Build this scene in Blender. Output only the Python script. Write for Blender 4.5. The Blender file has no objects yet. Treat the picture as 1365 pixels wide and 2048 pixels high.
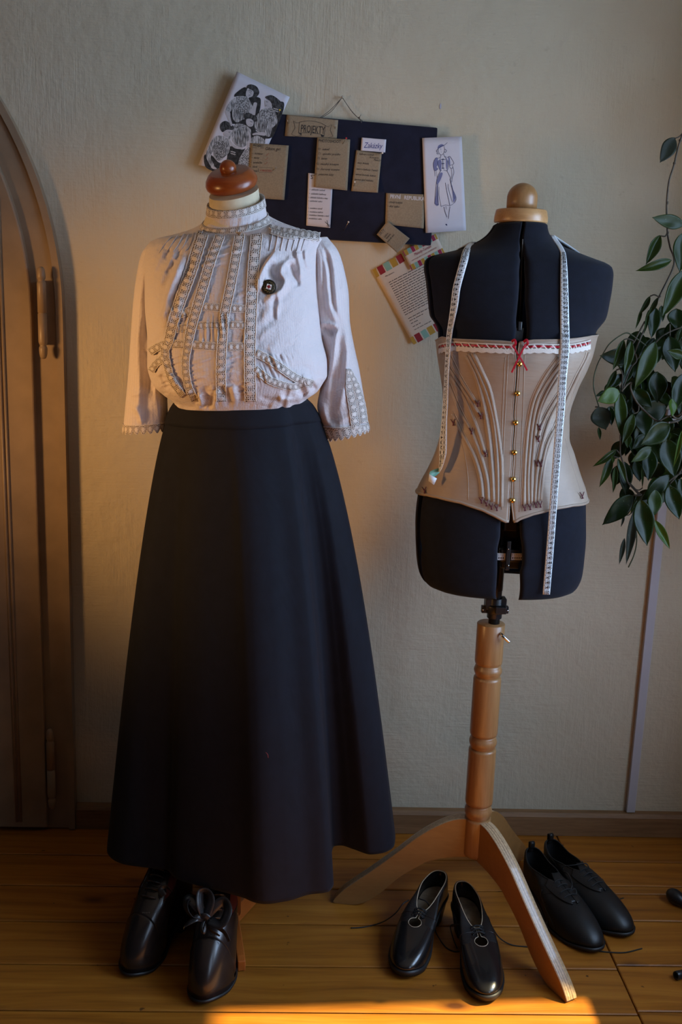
import bpy, bmesh, math, random
import numpy as np
from math import sin, cos, pi, radians, sqrt, atan2
from mathutils import Vector, Matrix

random.seed(7)
rng = np.random.default_rng(11)
sc = bpy.context.scene
COL = sc.collection

# ------------------------------------------------------------------ camera
FPX, PITCH, YAW, ROLL, CAMH = 2000.0, radians(12.2), radians(2.2), radians(2.0), 1.42
_f = np.array([sin(YAW)*cos(PITCH), cos(YAW)*cos(PITCH), -sin(PITCH)])
_r0 = np.array([cos(YAW), -sin(YAW), 0.0])
_u0 = np.cross(_r0, _f)
_R = _r0*cos(ROLL) + _u0*sin(ROLL)
_U = _u0*cos(ROLL) - _r0*sin(ROLL)
_C = np.array([0.0, 0.0, CAMH])
cam_data = bpy.data.cameras.new('camera')
cam = bpy.data.objects.new('camera', cam_data)
COL.objects.link(cam)
cam_data.sensor_fit = 'VERTICAL'
cam_data.sensor_height = 36.0
cam_data.lens = 36.0*FPX/2048.0
cam_data.clip_start = 0.05
m = Matrix.Identity(4)
for i in range(3):
    m[i][0], m[i][1], m[i][2], m[i][3] = _R[i], _U[i], -_f[i], _C[i]
cam.matrix_world = m
sc.camera = cam

# ------------------------------------------------------------------ light and exposure
sc.view_settings.view_transform = 'Standard'
sc.view_settings.look = 'None'
sc.view_settings.gamma = 1.0
sc.view_settings.exposure = 0.0
sc.view_settings.use_curve_mapping = False
sc.cycles.max_bounces = 6
sc.cycles.use_denoising = True
try:
    sc.cycles.sample_clamp_indirect = 3.0
except Exception:
    pass

world = bpy.data.worlds.new('world')
sc.world = world
world.use_nodes = True
bg = world.node_tree.nodes['Background']
bg.inputs[0].default_value = (0.62, 0.76, 1.0, 1)
bg.inputs[1].default_value = 0.016

def lamp(name, kind, loc, target, energy, color, **kw):
    d = bpy.data.lights.new(name, kind)
    d.energy = energy
    d.color = color
    for k, v in kw.items():
        setattr(d, k, v)
    o = bpy.data.objects.new(name, d)
    COL.objects.link(o)
    o.location = loc
    o.rotation_euler = (Vector(target) - Vector(loc)).to_track_quat('-Z', 'Y').to_euler()
    return o

XR = 1.36          # inner face of the right wall
YW = 2.48          # face of the back wall
WIN = (0.70, 1.89, 0.78, 2.08)   # window opening y0 y1 z0 z1 in the right wall
WIN_ADDED = (-0.60, 0.45, 0.78, 2.08)  # unseen second window, added for light from nearer the viewer
# cool daylight by the right window and a second one added for frontal light
lamp('window_daylight', 'AREA', (XR+0.47, (WIN[0]+WIN[1])/2, (WIN[2]+WIN[3])/2), (0.0, (WIN[0]+WIN[1])/2+0.12, 1.1),
     61.0, (0.48, 0.68, 1.0), shape='RECTANGLE', size=WIN[1]-WIN[0], size_y=WIN[3]-WIN[2])
lamp('added_window_light', 'AREA', (XR+0.47, (WIN_ADDED[0]+WIN_ADDED[1])/2, (WIN_ADDED[2]+WIN_ADDED[3])/2), (0.2, 2.1, 1.1),
     18.0, (0.50, 0.69, 1.0), shape='RECTANGLE', size=WIN_ADDED[1]-WIN_ADDED[0], size_y=WIN_ADDED[3]-WIN_ADDED[2])
# low sun through the same window
lamp('sun', 'SUN', (4, 1.9, 3.2), (4-0.759, 1.9-0.045, 3.2-0.80), 19.0, (1.0, 0.82, 0.40), angle=radians(0.9))
# warm light from left of the frame, its source unseen
lamp('warm_light', 'SPOT', (-1.80, 1.15, 1.32), (-0.38, 2.20, 1.14), 122.0, (1.0, 0.52, 0.18),
     spot_size=radians(45), spot_blend=1.0, shadow_soft_size=0.16)

# ------------------------------------------------------------------ pixel helpers (photo frame 1365 x 2048)
def ray(px, py):
    px = np.asarray(px, float); py = np.asarray(py, float)
    return (px[..., None]-682.5)/FPX*_R - (py[..., None]-1024.0)/FPX*_U + _f
def at_y(px, py, Y):
    d = ray(px, py)
    return _C + d*(np.asarray(Y, float)/d[..., 1])[..., None]
def at_z(px, py, z=0.0):
    d = ray(px, py)
    return _C + d*((np.asarray(z, float)-CAMH)/d[..., 2])[..., None]
def proj(p):
    d = np.asarray(p, float) - _C
    zz = d@_f
    return 682.5+FPX*(d@_R)/zz, 1024.0-FPX*(d@_U)/zz
def catmull(pts, n=8, closed=False):
    P = np.asarray(pts, float)
    k = len(P); out = []
    segs = k if closed else k-1
    for i in range(segs):
        if closed:
            p0, p1, p2, p3 = P[(i-1) % k], P[i], P[(i+1) % k], P[(i+2) % k]
        else:
            p1, p2 = P[i], P[i+1]
            p0 = P[i-1] if i > 0 else 2*p1-p2
            p3 = P[i+2] if i+2 < k else 2*p2-p1
        for j in range(n):
            t = j/n
            out.append(0.5*((2*p1)+(-p0+p2)*t+(2*p0-5*p1+4*p2-p3)*t*t+(-p0+3*p1-3*p2+p3)*t**3))
    if not closed:
        out.append(P[-1])
    return np.array(out)
def pchip(x, y, xi):
    x = np.asarray(x, float); y = np.asarray(y, float); xi = np.clip(np.asarray(xi, float), x[0], x[-1])
    h = np.diff(x); d = np.diff(y)/h
    mm = np.zeros_like(y)
    for i in range(1, len(x)-1):
        if d[i-1]*d[i] > 0:
            w1 = 2*h[i]+h[i-1]; w2 = h[i]+2*h[i-1]
            mm[i] = (w1+w2)/(w1/d[i-1]+w2/d[i])
    mm[0] = d[0]; mm[-1] = d[-1]
    k = np.clip(np.searchsorted(x, xi)-1, 0, len(h)-1)
    t = (xi-x[k])/h[k]
    return ((1+2*t)*(1-t)**2*y[k] + t*(1-t)**2*h[k]*mm[k] + t*t*(3-2*t)*y[k+1] + t*t*(t-1)*h[k]*mm[k+1])
def smooth01(t):
    t = np.clip(t, 0, 1)
    return t*t*(3-2*t)

# ------------------------------------------------------------------ objects
def tag(o, label=None, cat=None, group=None, kind=None):
    if label: o['label'] = label
    if cat: o['category'] = cat
    if group: o['group'] = group
    if kind: o['kind'] = kind
    return o
def thing(name, label, cat, loc=(0, 0, 0), rotz=0.0, group=None):
    o = bpy.data.objects.new(name, None)
    o.empty_display_size = 0.05
    o.location = loc
    o.rotation_euler = (0, 0, rotz)
    COL.objects.link(o)
    return tag(o, label, cat, group)
class MB:
    """collects faces; build() links them as ONE mesh object"""
    def __init__(s):
        s.v = []; s.f = []; s.uv = []; s.mi = []; s.sm = []
    def add(s, verts, faces, uvs=None, mi=0, smooth=True):
        b = len(s.v)
        s.v.extend([tuple(map(float, p)) for p in verts])
        for f in faces:
            s.f.append([b+i for i in f])
            s.uv.append([tuple(uvs[i]) for i in f] if uvs is not None else [(0, 0)]*len(f))
            s.mi.append(mi); s.sm.append(smooth)
        return s
    def grid(s, G, closed_u=False, closed_v=False, UV=None, mi=0, smooth=True, mask=None, flip=False):
        """G[nu][nv] of points"""
        G = np.asarray(G, float); nu, nv = G.shape[:2]
        verts = G.reshape(-1, 3)
        uvs = np.asarray(UV, float).reshape(-1, 2) if UV is not None else None
        faces = []
        for i in range(nu if closed_u else nu-1):
            for j in range(nv if closed_v else nv-1):
                if mask is not None and not mask[i][j]: continue
                a, b, c, d = i*nv+j, ((i+1) % nu)*nv+j, ((i+1) % nu)*nv+(j+1) % nv, i*nv+(j+1) % nv
                faces.append([a, d, c, b] if flip else [a, b, c, d])
        return s.add(verts, faces, uvs, mi, smooth)
    def tube(s, pts, r, n=8, closed=False, mi=0, caps=True, flat=1.0):
        P = np.asarray(pts, float); k = len(P)
        R_ = np.full(k, r) if np.isscalar(r) else np.asarray(r, float)
        T = np.gradient(P, axis=0)
        if closed:
            T = np.roll(P, -1, 0)-np.roll(P, 1, 0)
        T /= np.maximum(np.linalg.norm(T, axis=1, keepdims=True), 1e-9)
        up = np.array([0, 0, 1.0]) if abs(T[0][2]) < .9 else np.array([1.0, 0, 0])
        nrm = np.cross(T[0], up); nrm /= np.linalg.norm(nrm)
        rings = []
        for i in range(k):
            nrm = nrm - T[i]*(nrm@T[i]); nrm /= max(np.linalg.norm(nrm), 1e-9)
            bi = np.cross(T[i], nrm)
            rings.append([P[i]+R_[i]*(cos(2*pi*j/n)*nrm+flat*sin(2*pi*j/n)*bi) for j in range(n)])
        b0 = len(s.v)
        s.grid(rings, closed_u=closed, closed_v=True, mi=mi)
        if caps and not closed:
            s.f.append([b0+j for j in range(n)]); s.uv.append([(0, 0)]*n); s.mi.append(mi); s.sm.append(False)
            s.f.append([b0+(k-1)*n+j for j in reversed(range(n))]); s.uv.append([(0, 0)]*n); s.mi.append(mi); s.sm.append(False)
        return s
    def lathe(s, prof, axis0, axis_dir=(0, 0, 1), n=40, mi=0, smooth=True, caps=True):
        """prof = [(r, h)...] around a line"""
        a = Vector(axis_dir).normalized()
        x = a.orthogonal().normalized(); y = a.cross(x)
        o = Vector(axis0)
        rings = [[o+a*h+(x*cos(2*pi*j/n)+y*sin(2*pi*j/n))*r for j in range(n)] for r, h in prof]
        b0 = len(s.v); k = len(prof)
        s.grid(rings, closed_v=True, mi=mi, smooth=smooth)
        if caps:
            if prof[0][0] > 1e-5:
                s.f.append([b0+j for j in reversed(range(n))]); s.uv.append([(0, 0)]*n); s.mi.append(mi); s.sm.append(False)
            if prof[-1][0] > 1e-5:
                s.f.append([b0+(k-1)*n+j for j in range(n)]); s.uv.append([(0, 0)]*n); s.mi.append(mi); s.sm.append(False)
        return s
    def box(s, x0, x1, y0, y1, z0, z1, mi=0):
        v = [(x0, y0, z0), (x1, y0, z0), (x1, y1, z0), (x0, y1, z0), (x0, y0, z1), (x1, y0, z1), (x1, y1, z1), (x0, y1, z1)]
        return s.add(v, [[0, 3, 2, 1], [4, 5, 6, 7], [0, 1, 5, 4], [1, 2, 6, 5], [2, 3, 7, 6], [3, 0, 4, 7]], None, mi, False)
    def prism(s, poly, d, mi=0, smooth_side=False):
        """poly = list of 3-D points of one face; d = extrusion vector"""
        P = [Vector(p) for p in poly]; d = Vector(d); n = len(P)
        v = P+[p+d for p in P]
        s.add(v, [list(range(n))[::-1], list(range(n, 2*n))], None, mi, False)
        b = len(s.v)-2*n
        for i in range(n):
            j = (i+1) % n
            s.f.append([b+i, b+j, b+n+j, b+n+i]); s.uv.append([(0, 0)]*4); s.mi.append(mi); s.sm.append(smooth_side)
        return s
    def build(s, name, mats, parent=None, local=False, recalc=True, bevel=0.0, thick=0.0, thick_off=0.0, subsurf=0, weld=0.0):
        me = bpy.data.meshes.new(name)
        me.from_pydata(s.v, [], s.f)
        if not isinstance(mats, (list, tuple)): mats = [mats]
        for mt in mats: me.materials.append(mt)
        me.polygons.foreach_set('material_index', s.mi)
        me.polygons.foreach_set('use_smooth', s.sm)
        uvl = me.uv_layers.new(name='UVMap')
        flat = [c for f in s.uv for uv in f for c in uv]
        uvl.data.foreach_set('uv', flat)
        if recalc or weld:
            bm = bmesh.new(); bm.from_mesh(me)
            if weld: bmesh.ops.remove_doubles(bm, verts=bm.verts, dist=weld)
            if recalc: bmesh.ops.recalc_face_normals(bm, faces=bm.faces)
            bm.to_mesh(me); bm.free()
        me.update()
        o = bpy.data.objects.new(name, me)
        COL.objects.link(o)
        if parent is not None:
            o.parent = parent
            if not local and parent.type == 'EMPTY':
                o.matrix_parent_inverse = (Matrix.Translation(parent.location) @ parent.rotation_euler.to_matrix().to_4x4()).inverted()
        if bevel:
            b = o.modifiers.new('bevel', 'BEVEL'); b.width = bevel; b.segments = 2; b.limit_method = 'ANGLE'; b.angle_limit = radians(35)
        if subsurf:
            b = o.modifiers.new('sub', 'SUBSURF'); b.levels = subsurf; b.render_levels = subsurf
        if thick:
            b = o.modifiers.new('thick', 'SOLIDIFY'); b.thickness = thick; b.offset = thick_off
        return o
def rod(p0, p1, r, n=8):
    return MB().tube([p0, p1], r, n)

# ------------------------------------------------------------------ materials
def newmat(name):
    mt = bpy.data.materials.new(name); mt.use_nodes = True
    nt = mt.node_tree; p = nt.nodes['Principled BSDF']
    return mt, nt, p
def nd(nt, t, **kw):
    n = nt.nodes.new(t)
    for k, v in kw.items():
        if k.startswith('i_'):
            key = k[2:]
            n.inputs[int(key) if key.isdigit() else key].default_value = v
        else:
            setattr(n, k, v)
    return n
def mth(nt, op, a, b=None, c=None):
    n = nt.nodes.new('ShaderNodeMath'); n.operation = op
    for i, v in enumerate((a, b, c)):
        if v is None: continue
        if isinstance(v, (int, float)): n.inputs[i].default_value = v
        else: nt.links.new(v, n.inputs[i])
    return n.outputs[0]
def ramp(nt, fac, stops):
    n = nt.nodes.new('ShaderNodeValToRGB')
    while len(n.color_ramp.elements) < len(stops): n.color_ramp.elements.new(0.5)
    for e, (p, c) in zip(n.color_ramp.elements, stops):
        e.position = p; e.color = (*c, 1) if len(c) == 3 else c
    nt.links.new(fac, n.inputs[0])
    return n.outputs[0]
def bump(nt, p, height, strength=0.3, dist=0.002, normal=None):
    b = nt.nodes.new('ShaderNodeBump'); b.inputs['Strength'].default_value = strength; b.inputs['Distance'].default_value = dist
    nt.links.new(height, b.inputs['Height'])
    if normal is not None: nt.links.new(normal, b.inputs['Normal'])
    nt.links.new(b.outputs[0], p.inputs['Normal'])
    return b.outputs[0]
def objco(nt, scale=(1, 1, 1), rot=(0, 0, 0), src='Object'):
    tc = nt.nodes.new('ShaderNodeTexCoord'); mp = nt.nodes.new('ShaderNodeMapping')
    mp.inputs['Scale'].default_value = scale; mp.inputs['Rotation'].default_value = rot
    nt.links.new(tc.outputs[src], mp.inputs[0])
    return mp.outputs[0]
def noise(nt, co, scale, detail=4.0, rough=0.55, dist=0.0):
    n = nt.nodes.new('ShaderNodeTexNoise')
    n.inputs['Scale'].default_value = scale; n.inputs['Detail'].default_value = detail
    n.inputs['Roughness'].default_value = rough; n.inputs['Distortion'].default_value = dist
    nt.links.new(co, n.inputs['Vector'])
    return n.outputs[0]
def mixc(nt, fac, a, b):
    n = nt.nodes.new('ShaderNodeMix'); n.data_type = 'RGBA'
    for sk, v in ((n.inputs[0], fac), (n.inputs[6], a), (n.inputs[7], b)):
        if isinstance(v, (int, float)): sk.default_value = v
        elif isinstance(v, tuple): sk.default_value = (*v, 1) if len(v) == 3 else v
        else: nt.links.new(v, sk)
    return n.outputs[2]
def plain(name, color, rough=0.5, metal=0.0, spec=0.5, nscale=0.0, namp=0.12, bscale=0.0, bstr=0.2, bdist=0.001, coat=0.0, sheen=0.0):
    mt, nt, p = newmat(name)
    p.inputs['Base Color'].default_value = (*color, 1)
    p.inputs['Roughness'].default_value = rough; p.inputs['Metallic'].default_value = metal
    p.inputs['Specular IOR Level'].default_value = spec
    p.inputs['Coat Weight'].default_value = coat; p.inputs['Sheen Weight'].default_value = sheen
    co = objco(nt)
    if nscale:
        f = noise(nt, co, nscale)
        lo = tuple(c*(1-namp*2) for c in color); hi = tuple(min(1, c*(1+namp*2)) for c in color)
        nt.links.new(ramp(nt, f, [(0.3, lo), (0.7, hi)]), p.inputs['Base Color'])
    if bscale:
        bump(nt, p, noise(nt, co, bscale, 3), bstr, bdist)
    return mt
def wood(name, c_dark, c_light, axis='x', scale=1.0, rough=0.4, coat=0.15, stretch=14.0, bstr=0.1):
    mt, nt, p = newmat(name)
    s = {'x': (1, stretch, stretch), 'y': (stretch, 1, stretch), 'z': (stretch, stretch, 1)}[axis]
    co = objco(nt, s)
    g = noise(nt, co, 6*scale, 5, 0.6, 0.6)
    g2 = noise(nt, co, 40*scale, 2, 0.5)
    f = mth(nt, 'ADD', mth(nt, 'MULTIPLY', g, 0.75), mth(nt, 'MULTIPLY', g2, 0.25))
    nt.links.new(ramp(nt, f, [(0.32, c_dark), (0.68, c_light)]), p.inputs['Base Color'])
    p.inputs['Roughness'].default_value = rough; p.inputs['Coat Weight'].default_value = coat; p.inputs['Coat Roughness'].default_value = 0.25
    bump(nt, p, f, bstr, 0.001)
    return mt
def fabric(name, color, scale=900.0, rough=0.9, sheen=0.3, bstr=0.25, namp=0.1, nscale=60):
    mt, nt, p = newmat(name)
    co = objco(nt)
    f = noise(nt, co, nscale, 4)
    lo = tuple(c*(1-namp*2) for c in color); hi = tuple(min(1, c*(1+namp*2)) for c in color)
    nt.links.new(ramp(nt, f, [(0.3, lo), (0.7, hi)]), p.inputs['Base Color'])
    p.inputs['Roughness'].default_value = rough; p.inputs['Sheen Weight'].default_value = sheen
    p.inputs['Specular IOR Level'].default_value = 0.2
    bump(nt, p, noise(nt, co, scale, 2), bstr, 0.0008)
    return mt
# ================================================================== the room
def wall_material():
    mt, nt, p = newmat('cream_plaster')
    co = objco(nt)
    big = noise(nt, co, 1.7, 4, 0.6)
    c1 = ramp(nt, big, [(0.30, (0.53, 0.46, 0.335)), (0.70, (0.60, 0.53, 0.40))])
    spots = noise(nt, co, 55, 2, 0.5)
    c2 = mixc(nt, ramp(nt, spots, [(0.70, (0, 0, 0)), (0.80, (0.35, 0.35, 0.35))]), c1, (0.42, 0.35, 0.25))
    nt.links.new(c2, p.inputs['Base Color'])
    p.inputs['Roughness'].default_value = 0.85
    p.inputs['Specular IOR Level'].default_value = 0.2
    v = noise(nt, objco(nt, (170, 170, 13)), 1.0, 4, 0.65, 0.8)      # vertical brush marks
    h = noise(nt, objco(nt, (14, 14, 190)), 1.0, 3, 0.6)      # horizontal brush marks
    sel = ramp(nt, noise(nt, co, 3.0, 2), [(0.42, (0, 0, 0)), (0.58, (1, 1, 1))])
    mixn = nd(nt, 'ShaderNodeMix'); nt.links.new(sel, mixn.inputs[0]); nt.links.new(v, mixn.inputs[2]); nt.links.new(h, mixn.inputs[3])
    lump = noise(nt, co, 22, 5, 0.6)
    hh = mth(nt, 'ADD', mth(nt, 'MULTIPLY', mixn.outputs[0], 0.55), mth(nt, 'MULTIPLY', lump, 1.7))
    bump(nt, p, hh, 0.68, 0.0038)
    return mt
M_wall = wall_material()

def floor_material():
    mt, nt, p = newmat('varnished_pine_planks')
    tc = nt.nodes.new('ShaderNodeTexCoord')
    at = nd(nt, 'ShaderNodeAttribute', attribute_name='UVMap')     # per-plank random offset lives in the UVs
    sep = nd(nt, 'ShaderNodeSeparateXYZ'); nt.links.new(tc.outputs['UV'], sep.inputs[0])
    shift = nd(nt, 'ShaderNodeCombineXYZ')
    nt.links.new(mth(nt, 'MULTIPLY', sep.outputs[0], 7.3), shift.inputs[0])
    nt.links.new(mth(nt, 'MULTIPLY', sep.outputs[0], 3.1), shift.inputs[1])
    nt.links.new(mth(nt, 'MULTIPLY', sep.outputs[0], 5.7), shift.inputs[2])
    va = nd(nt, 'ShaderNodeVectorMath', operation='ADD'); nt.links.new(tc.outputs['Object'], va.inputs[0]); nt.links.new(shift.outputs[0], va.inputs[1])
    # knots: sparse cells
    mk = nd(nt, 'ShaderNodeMapping'); mk.inputs['Scale'].default_value = (3.4, 8.0, 1); nt.links.new(va.outputs[0], mk.inputs[0])
    vo = nd(nt, 'ShaderNodeTexVoronoi'); vo.inputs['Scale'].default_value = 1.0; nt.links.new(mk.outputs[0], vo.inputs['Vector'])
    kd = vo.outputs['Distance']
    # grain lines along x, bending round the knots
    mg = nd(nt, 'ShaderNodeMapping'); mg.inputs['Scale'].default_value = (1.2, 30, 30); nt.links.new(va.outputs[0], mg.inputs[0])
    bend = nd(nt, 'ShaderNodeVectorMath', operation='ADD')
    cb = nd(nt, 'ShaderNodeCombineXYZ')
    bulge = mth(nt, 'DIVIDE', 0.22, mth(nt, 'ADD', kd, 0.12))
    nt.links.new(bulge, cb.inputs[1])
    nt.links.new(mg.outputs[0], bend.inputs[0]); nt.links.new(cb.outputs[0], bend.inputs[1])
    g = noise(nt, bend.outputs[0], 1.6, 5, 0.6, 0.35)
    g2 = noise(nt, bend.outputs[0], 9, 2, 0.5)
    f = mth(nt, 'ADD', mth(nt, 'MULTIPLY', g, 0.8), mth(nt, 'MULTIPLY', g2, 0.2))
    base = ramp(nt, f, [(0.28, (0.185, 0.058, 0.006)), (0.50, (0.34, 0.115, 0.011)), (0.72, (0.455, 0.18, 0.022))])
    tone = mixc(nt, mth(nt, 'MULTIPLY', sep.outputs[1], 0.35), base, (0.20, 0.082, 0.018))
    km = ramp(nt, kd, [(0.045, (1, 1, 1)), (0.085, (0.55, 0.55, 0.55)), (0.16, (0, 0, 0))])
    c = mixc(nt, km, tone, (0.075, 0.024, 0.007))
    # small dark dents and scratches
    dn = noise(nt, tc.outputs['Object'], 38, 2, 0.5)
    c = mixc(nt, ramp(nt, dn, [(0.735, (0, 0, 0)), (0.77, (0.8, 0.8, 0.8))]), c, (0.05, 0.018, 0.006))
    nt.links.new(c, p.inputs['Base Color'])
    rr = nd(nt, 'ShaderNodeMapRange', i_1=0.3, i_2=0.7, i_3=0.34, i_4=0.52); nt.links.new(noise(nt, tc.outputs['Object'], 9, 4), rr.inputs[0])
    nt.links.new(rr.outputs[0], p.inputs['Roughness'])
    p.inputs['Specular IOR Level'].default_value = 0.35
    bump(nt, p, f, 0.12, 0.001)
    return mt
M_floor = floor_material()
M_trim = plain('beige_door_paint', (0.30, 0.215, 0.14), 0.42, nscale=14, namp=0.06, bscale=60, bstr=0.12)
M_base = wood('bare_pine_skirting', (0.17, 0.085, 0.035), (0.29, 0.155, 0.07), 'x', 1.0, 0.6, 0.0)

# --- floor of real planks with open joints
XJ = 0.715     # butt joint line of the boards on the right
def plank_rows():
    ys = [2.50, 2.333, 2.197, 2.055, 1.906, 1.765, 1.62, 1.48, 1.34, 1.2, 1.05, 0.9]
    yr = [2.50, 2.335, 2.225, 2.19, 2.082, 1.92, 1.775, 1.63, 1.49, 1.35, 1.2, 1.05, 0.9]
    return ys, yr
fl = MB(); ys, yr = plank_rows()
def plank(x0, x1, y0, y1, k):
    g = 0.0016
    ru, rv = random.random(), random.random()
    v = []
    for (a, b, z) in ((x0+g, y0+g, -0.0016), (x1-g, y0+g, -0.0016), (x1-g, y1-g, -0.0016), (x0+g, y1-g, -0.0016),
                      (x0+g+.002, y0+g+.0025, 0), (x1-g-.002, y0+g+.0025, 0), (x1-g-.002, y1-g-.0025, 0), (x0+g+.002, y1-g-.0025, 0),
                      (x0+g, y0+g, -0.024), (x1-g, y0+g, -0.024), (x1-g, y1-g, -0.024), (x0+g, y1-g, -0.024)):
        v.append((a, b, z))
    uv = [(ru, rv)]*12
    fl.add(v, [[4, 5, 6, 7], [0, 1, 5, 4], [1, 2, 6, 5], [2, 3, 7, 6], [3, 0, 4, 7], [8, 9, 1, 0], [9, 10, 2, 1], [10, 11, 3, 2], [11, 8, 0, 3]], uv, 0, False)
for i in range(len(ys)-1):
    plank(-2.6, XJ, ys[i+1], ys[i], i)
for i in range(len(yr)-1):
    plank(XJ, XR+0.1, yr[i+1], yr[i], i)
fl.box(-2.6, XR+0.1, -0.6, 2.5, -0.06, -0.024, 1)
# boards toward and behind the camera
y = 0.9
while y > -0.6:
    plank(-2.6, XR+0.1, y-0.145, y, 0); y -= 0.145
M_gap = plain('dark_floor_gap', (0.02, 0.012, 0.006), 0.9)
tag(fl.build('floor', [M_floor, M_gap], recalc=False), kind='structure')

# --- back wall with the arched doorway
DZ0, DR, DX = 1.36, 0.915, -1.505
ARCH_K = 1.0
def arch(r, n=40, zb=0.0):
    pts = [(DX-r, zb), (DX-r, DZ0)]
    for i in range(n+1):
        a = pi - pi*i/n
        pts.append((DX+r*cos(a), DZ0+ARCH_K*r*sin(a)))
    pts += [(DX+r, zb)]
    return pts
def ring_band(mb, po, pi_, y0, y1, mi=0):
    """band between two arch outlines, front face at y0"""
    n = len(po)
    for i in range(n-1):
        a, b, c, d = po[i], po[i+1], pi_[i+1], pi_[i]
        mb.add([(a[0], y0, a[1]), (b[0], y0, b[1]), (c[0], y0, c[1]), (d[0], y0, d[1])], [[0, 1, 2, 3]], None, mi, False)
        mb.add([(a[0], y0, a[1]), (b[0], y0, b[1]), (b[0], y1, b[1]), (a[0], y1, a[1])], [[0, 3, 2, 1]], None, mi, True)
        mb.add([(d[0], y0, d[1]), (c[0], y0, c[1]), (c[0], y1, c[1]), (d[0], y1, d[1])], [[0, 1, 2, 3]], None, mi, True)
wb = MB()
po = arch(DR, 60)
ZT = 2.75
# wall as quads between the arch and the outer rectangle
left_x, right_x = -2.75, XR+0.5
wb.add([(DX+DR, YW, -0.03), (right_x, YW, -0.03), (right_x, YW, ZT), (DX+DR, YW, ZT)], [[0, 1, 2, 3]], None, 0, False)
wb.add([(left_x, YW, -0.03), (DX-DR, YW, -0.03), (DX-DR, YW, ZT), (left_x, YW, ZT)], [[0, 1, 2, 3]], None, 0, False)
for i in range(len(po)-1):
    a, b = po[i], po[i+1]
    if b[0]-a[0] > 1e-6:
        wb.add([(a[0], YW, a[1]), (b[0], YW, b[1]), (b[0], YW, ZT), (a[0], YW, ZT)], [[0, 1, 2, 3]], None, 0, False)
for i in range(len(po)-1):
    a, b = po[i], po[i+1]
    wb.add([(a[0], YW, a[1]), (b[0], YW, b[1]), (b[0], YW+0.2, b[1]), (a[0], YW+0.2, a[1])], [[0, 1, 2, 3]], None, 0, True)
wb.box(left_x, right_x, YW+0.2, YW+0.24, -0.03, ZT)
tag(wb.build('wall_back', M_wall, recalc=False), kind='structure')

# --- right wall with the window opening
rw = MB(); t = 0.45
y0, y1, z0, z1 = WIN
ya, yb = WIN_ADDED[:2]
rw.box(XR, XR+t, y1, YW+0.02, -0.03, ZT); rw.box(XR, XR+t, yb, y0, -0.03, ZT); rw.box(XR, XR+t, -0.7, ya, -0.03, ZT)
rw.box(XR, XR+t, y0, y1, -0.03, z0); rw.box(XR, XR+t, y0, y1, z1, ZT); rw.box(XR, XR+t, ya, yb, -0.03, z0); rw.box(XR, XR+t, ya, yb, z1, ZT)
tag(rw.build('wall_right', M_wall), kind='structure')
# window: frame and mullions standing in the outer part of the reveal
wf = MB(); fw = 0.05
for (a, b, c, d) in ((y0, y1, z0, z0+fw), (y0, y1, z1-fw, z1), (y0, y0+fw, z0, z1), (y1-fw*0.2, y1, z0, z1), ((y0+y1)/2-0.02, (y0+y1)/2+0.02, z0, z1)):
    wf.box(XR+0.38, XR+0.42, a, b, c, d)
M_white = plain('white_window_paint', (0.7, 0.68, 0.62), 0.4)
wo = wf.build('window_1', M_white); tag(wo, kind='structure')
wf = MB()
for (a, b, c, d) in ((ya, yb, z0, z0+fw), (ya, yb, z1-fw, z1), (ya, ya+fw, z0, z1), (yb-fw, yb, z0, z1), ((ya+yb)/2-0.02, (ya+yb)/2+0.02, z0, z1)):
    wf.box(XR+0.38, XR+0.42, a, b, c, d)
tag(wf.build('added_window', M_white), kind='structure')  # frame of the unseen second window, added for its light
# ceiling
cb = MB(); cb.box(-2.75, XR+0.25, -0.6, YW+0.24, ZT, ZT+0.05)
tag(cb.build('ceiling', M_wall), kind='structure')

# --- skirting board
bb = MB()
xs0, xs1 = DX+DR+0.004, XR
bb.add([(xs0, YW-0.022, 0.001), (xs1, YW-0.022, 0.001), (xs1, YW-0.022, 0.056), (xs0, YW-0.022, 0.056),
        (xs0, YW-0.016, 0.066), (xs1, YW-0.016, 0.066), (xs0, YW-0.001, 0.068), (xs1, YW-0.001, 0.068), (xs0, YW-0.001, 0.001), (xs1, YW-0.001, 0.001)],
       [[0, 1, 2, 3], [3, 2, 5, 4], [4, 5, 7, 6], [6, 7, 9, 8], [0, 3, 4, 6, 8], [1, 9, 7, 5, 2], [0, 8, 9, 1]], None, 0, False)
tag(bb.build('baseboard_back', M_base), kind='structure')

# --- arched door: frame, bead, leaf with mouldings, two hinges
door = thing('door_1', None, None, (DX+DR-0.07, YW, 0)); door['kind'] = 'structure'
fr = MB(); N = 60
ring_band(fr, arch(DR, N, 0.004), arch(DR-0.092, N, 0.004), YW-0.022, YW+0.10)
fr.build('door_frame', M_trim, door, recalc=True, bevel=0.003)
bd = MB()
ring_band(bd, arch(DR+0.003, N, 0.004), arch(DR-0.013, N, 0.004), YW-0.030, YW-0.001)
bd.build('frame_bead', M_trim, door, bevel=0.004)
RL = DR-0.068
lf = MB()
out = arch(RL, N, 0.012)
yl = YW-0.040
c0 = [(x, yl, z) for x, z in out]
lf.prism(c0, (0, 0.05, 0))
leaf = lf.build('door_leaf', M_trim, door, bevel=0.004)
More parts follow.
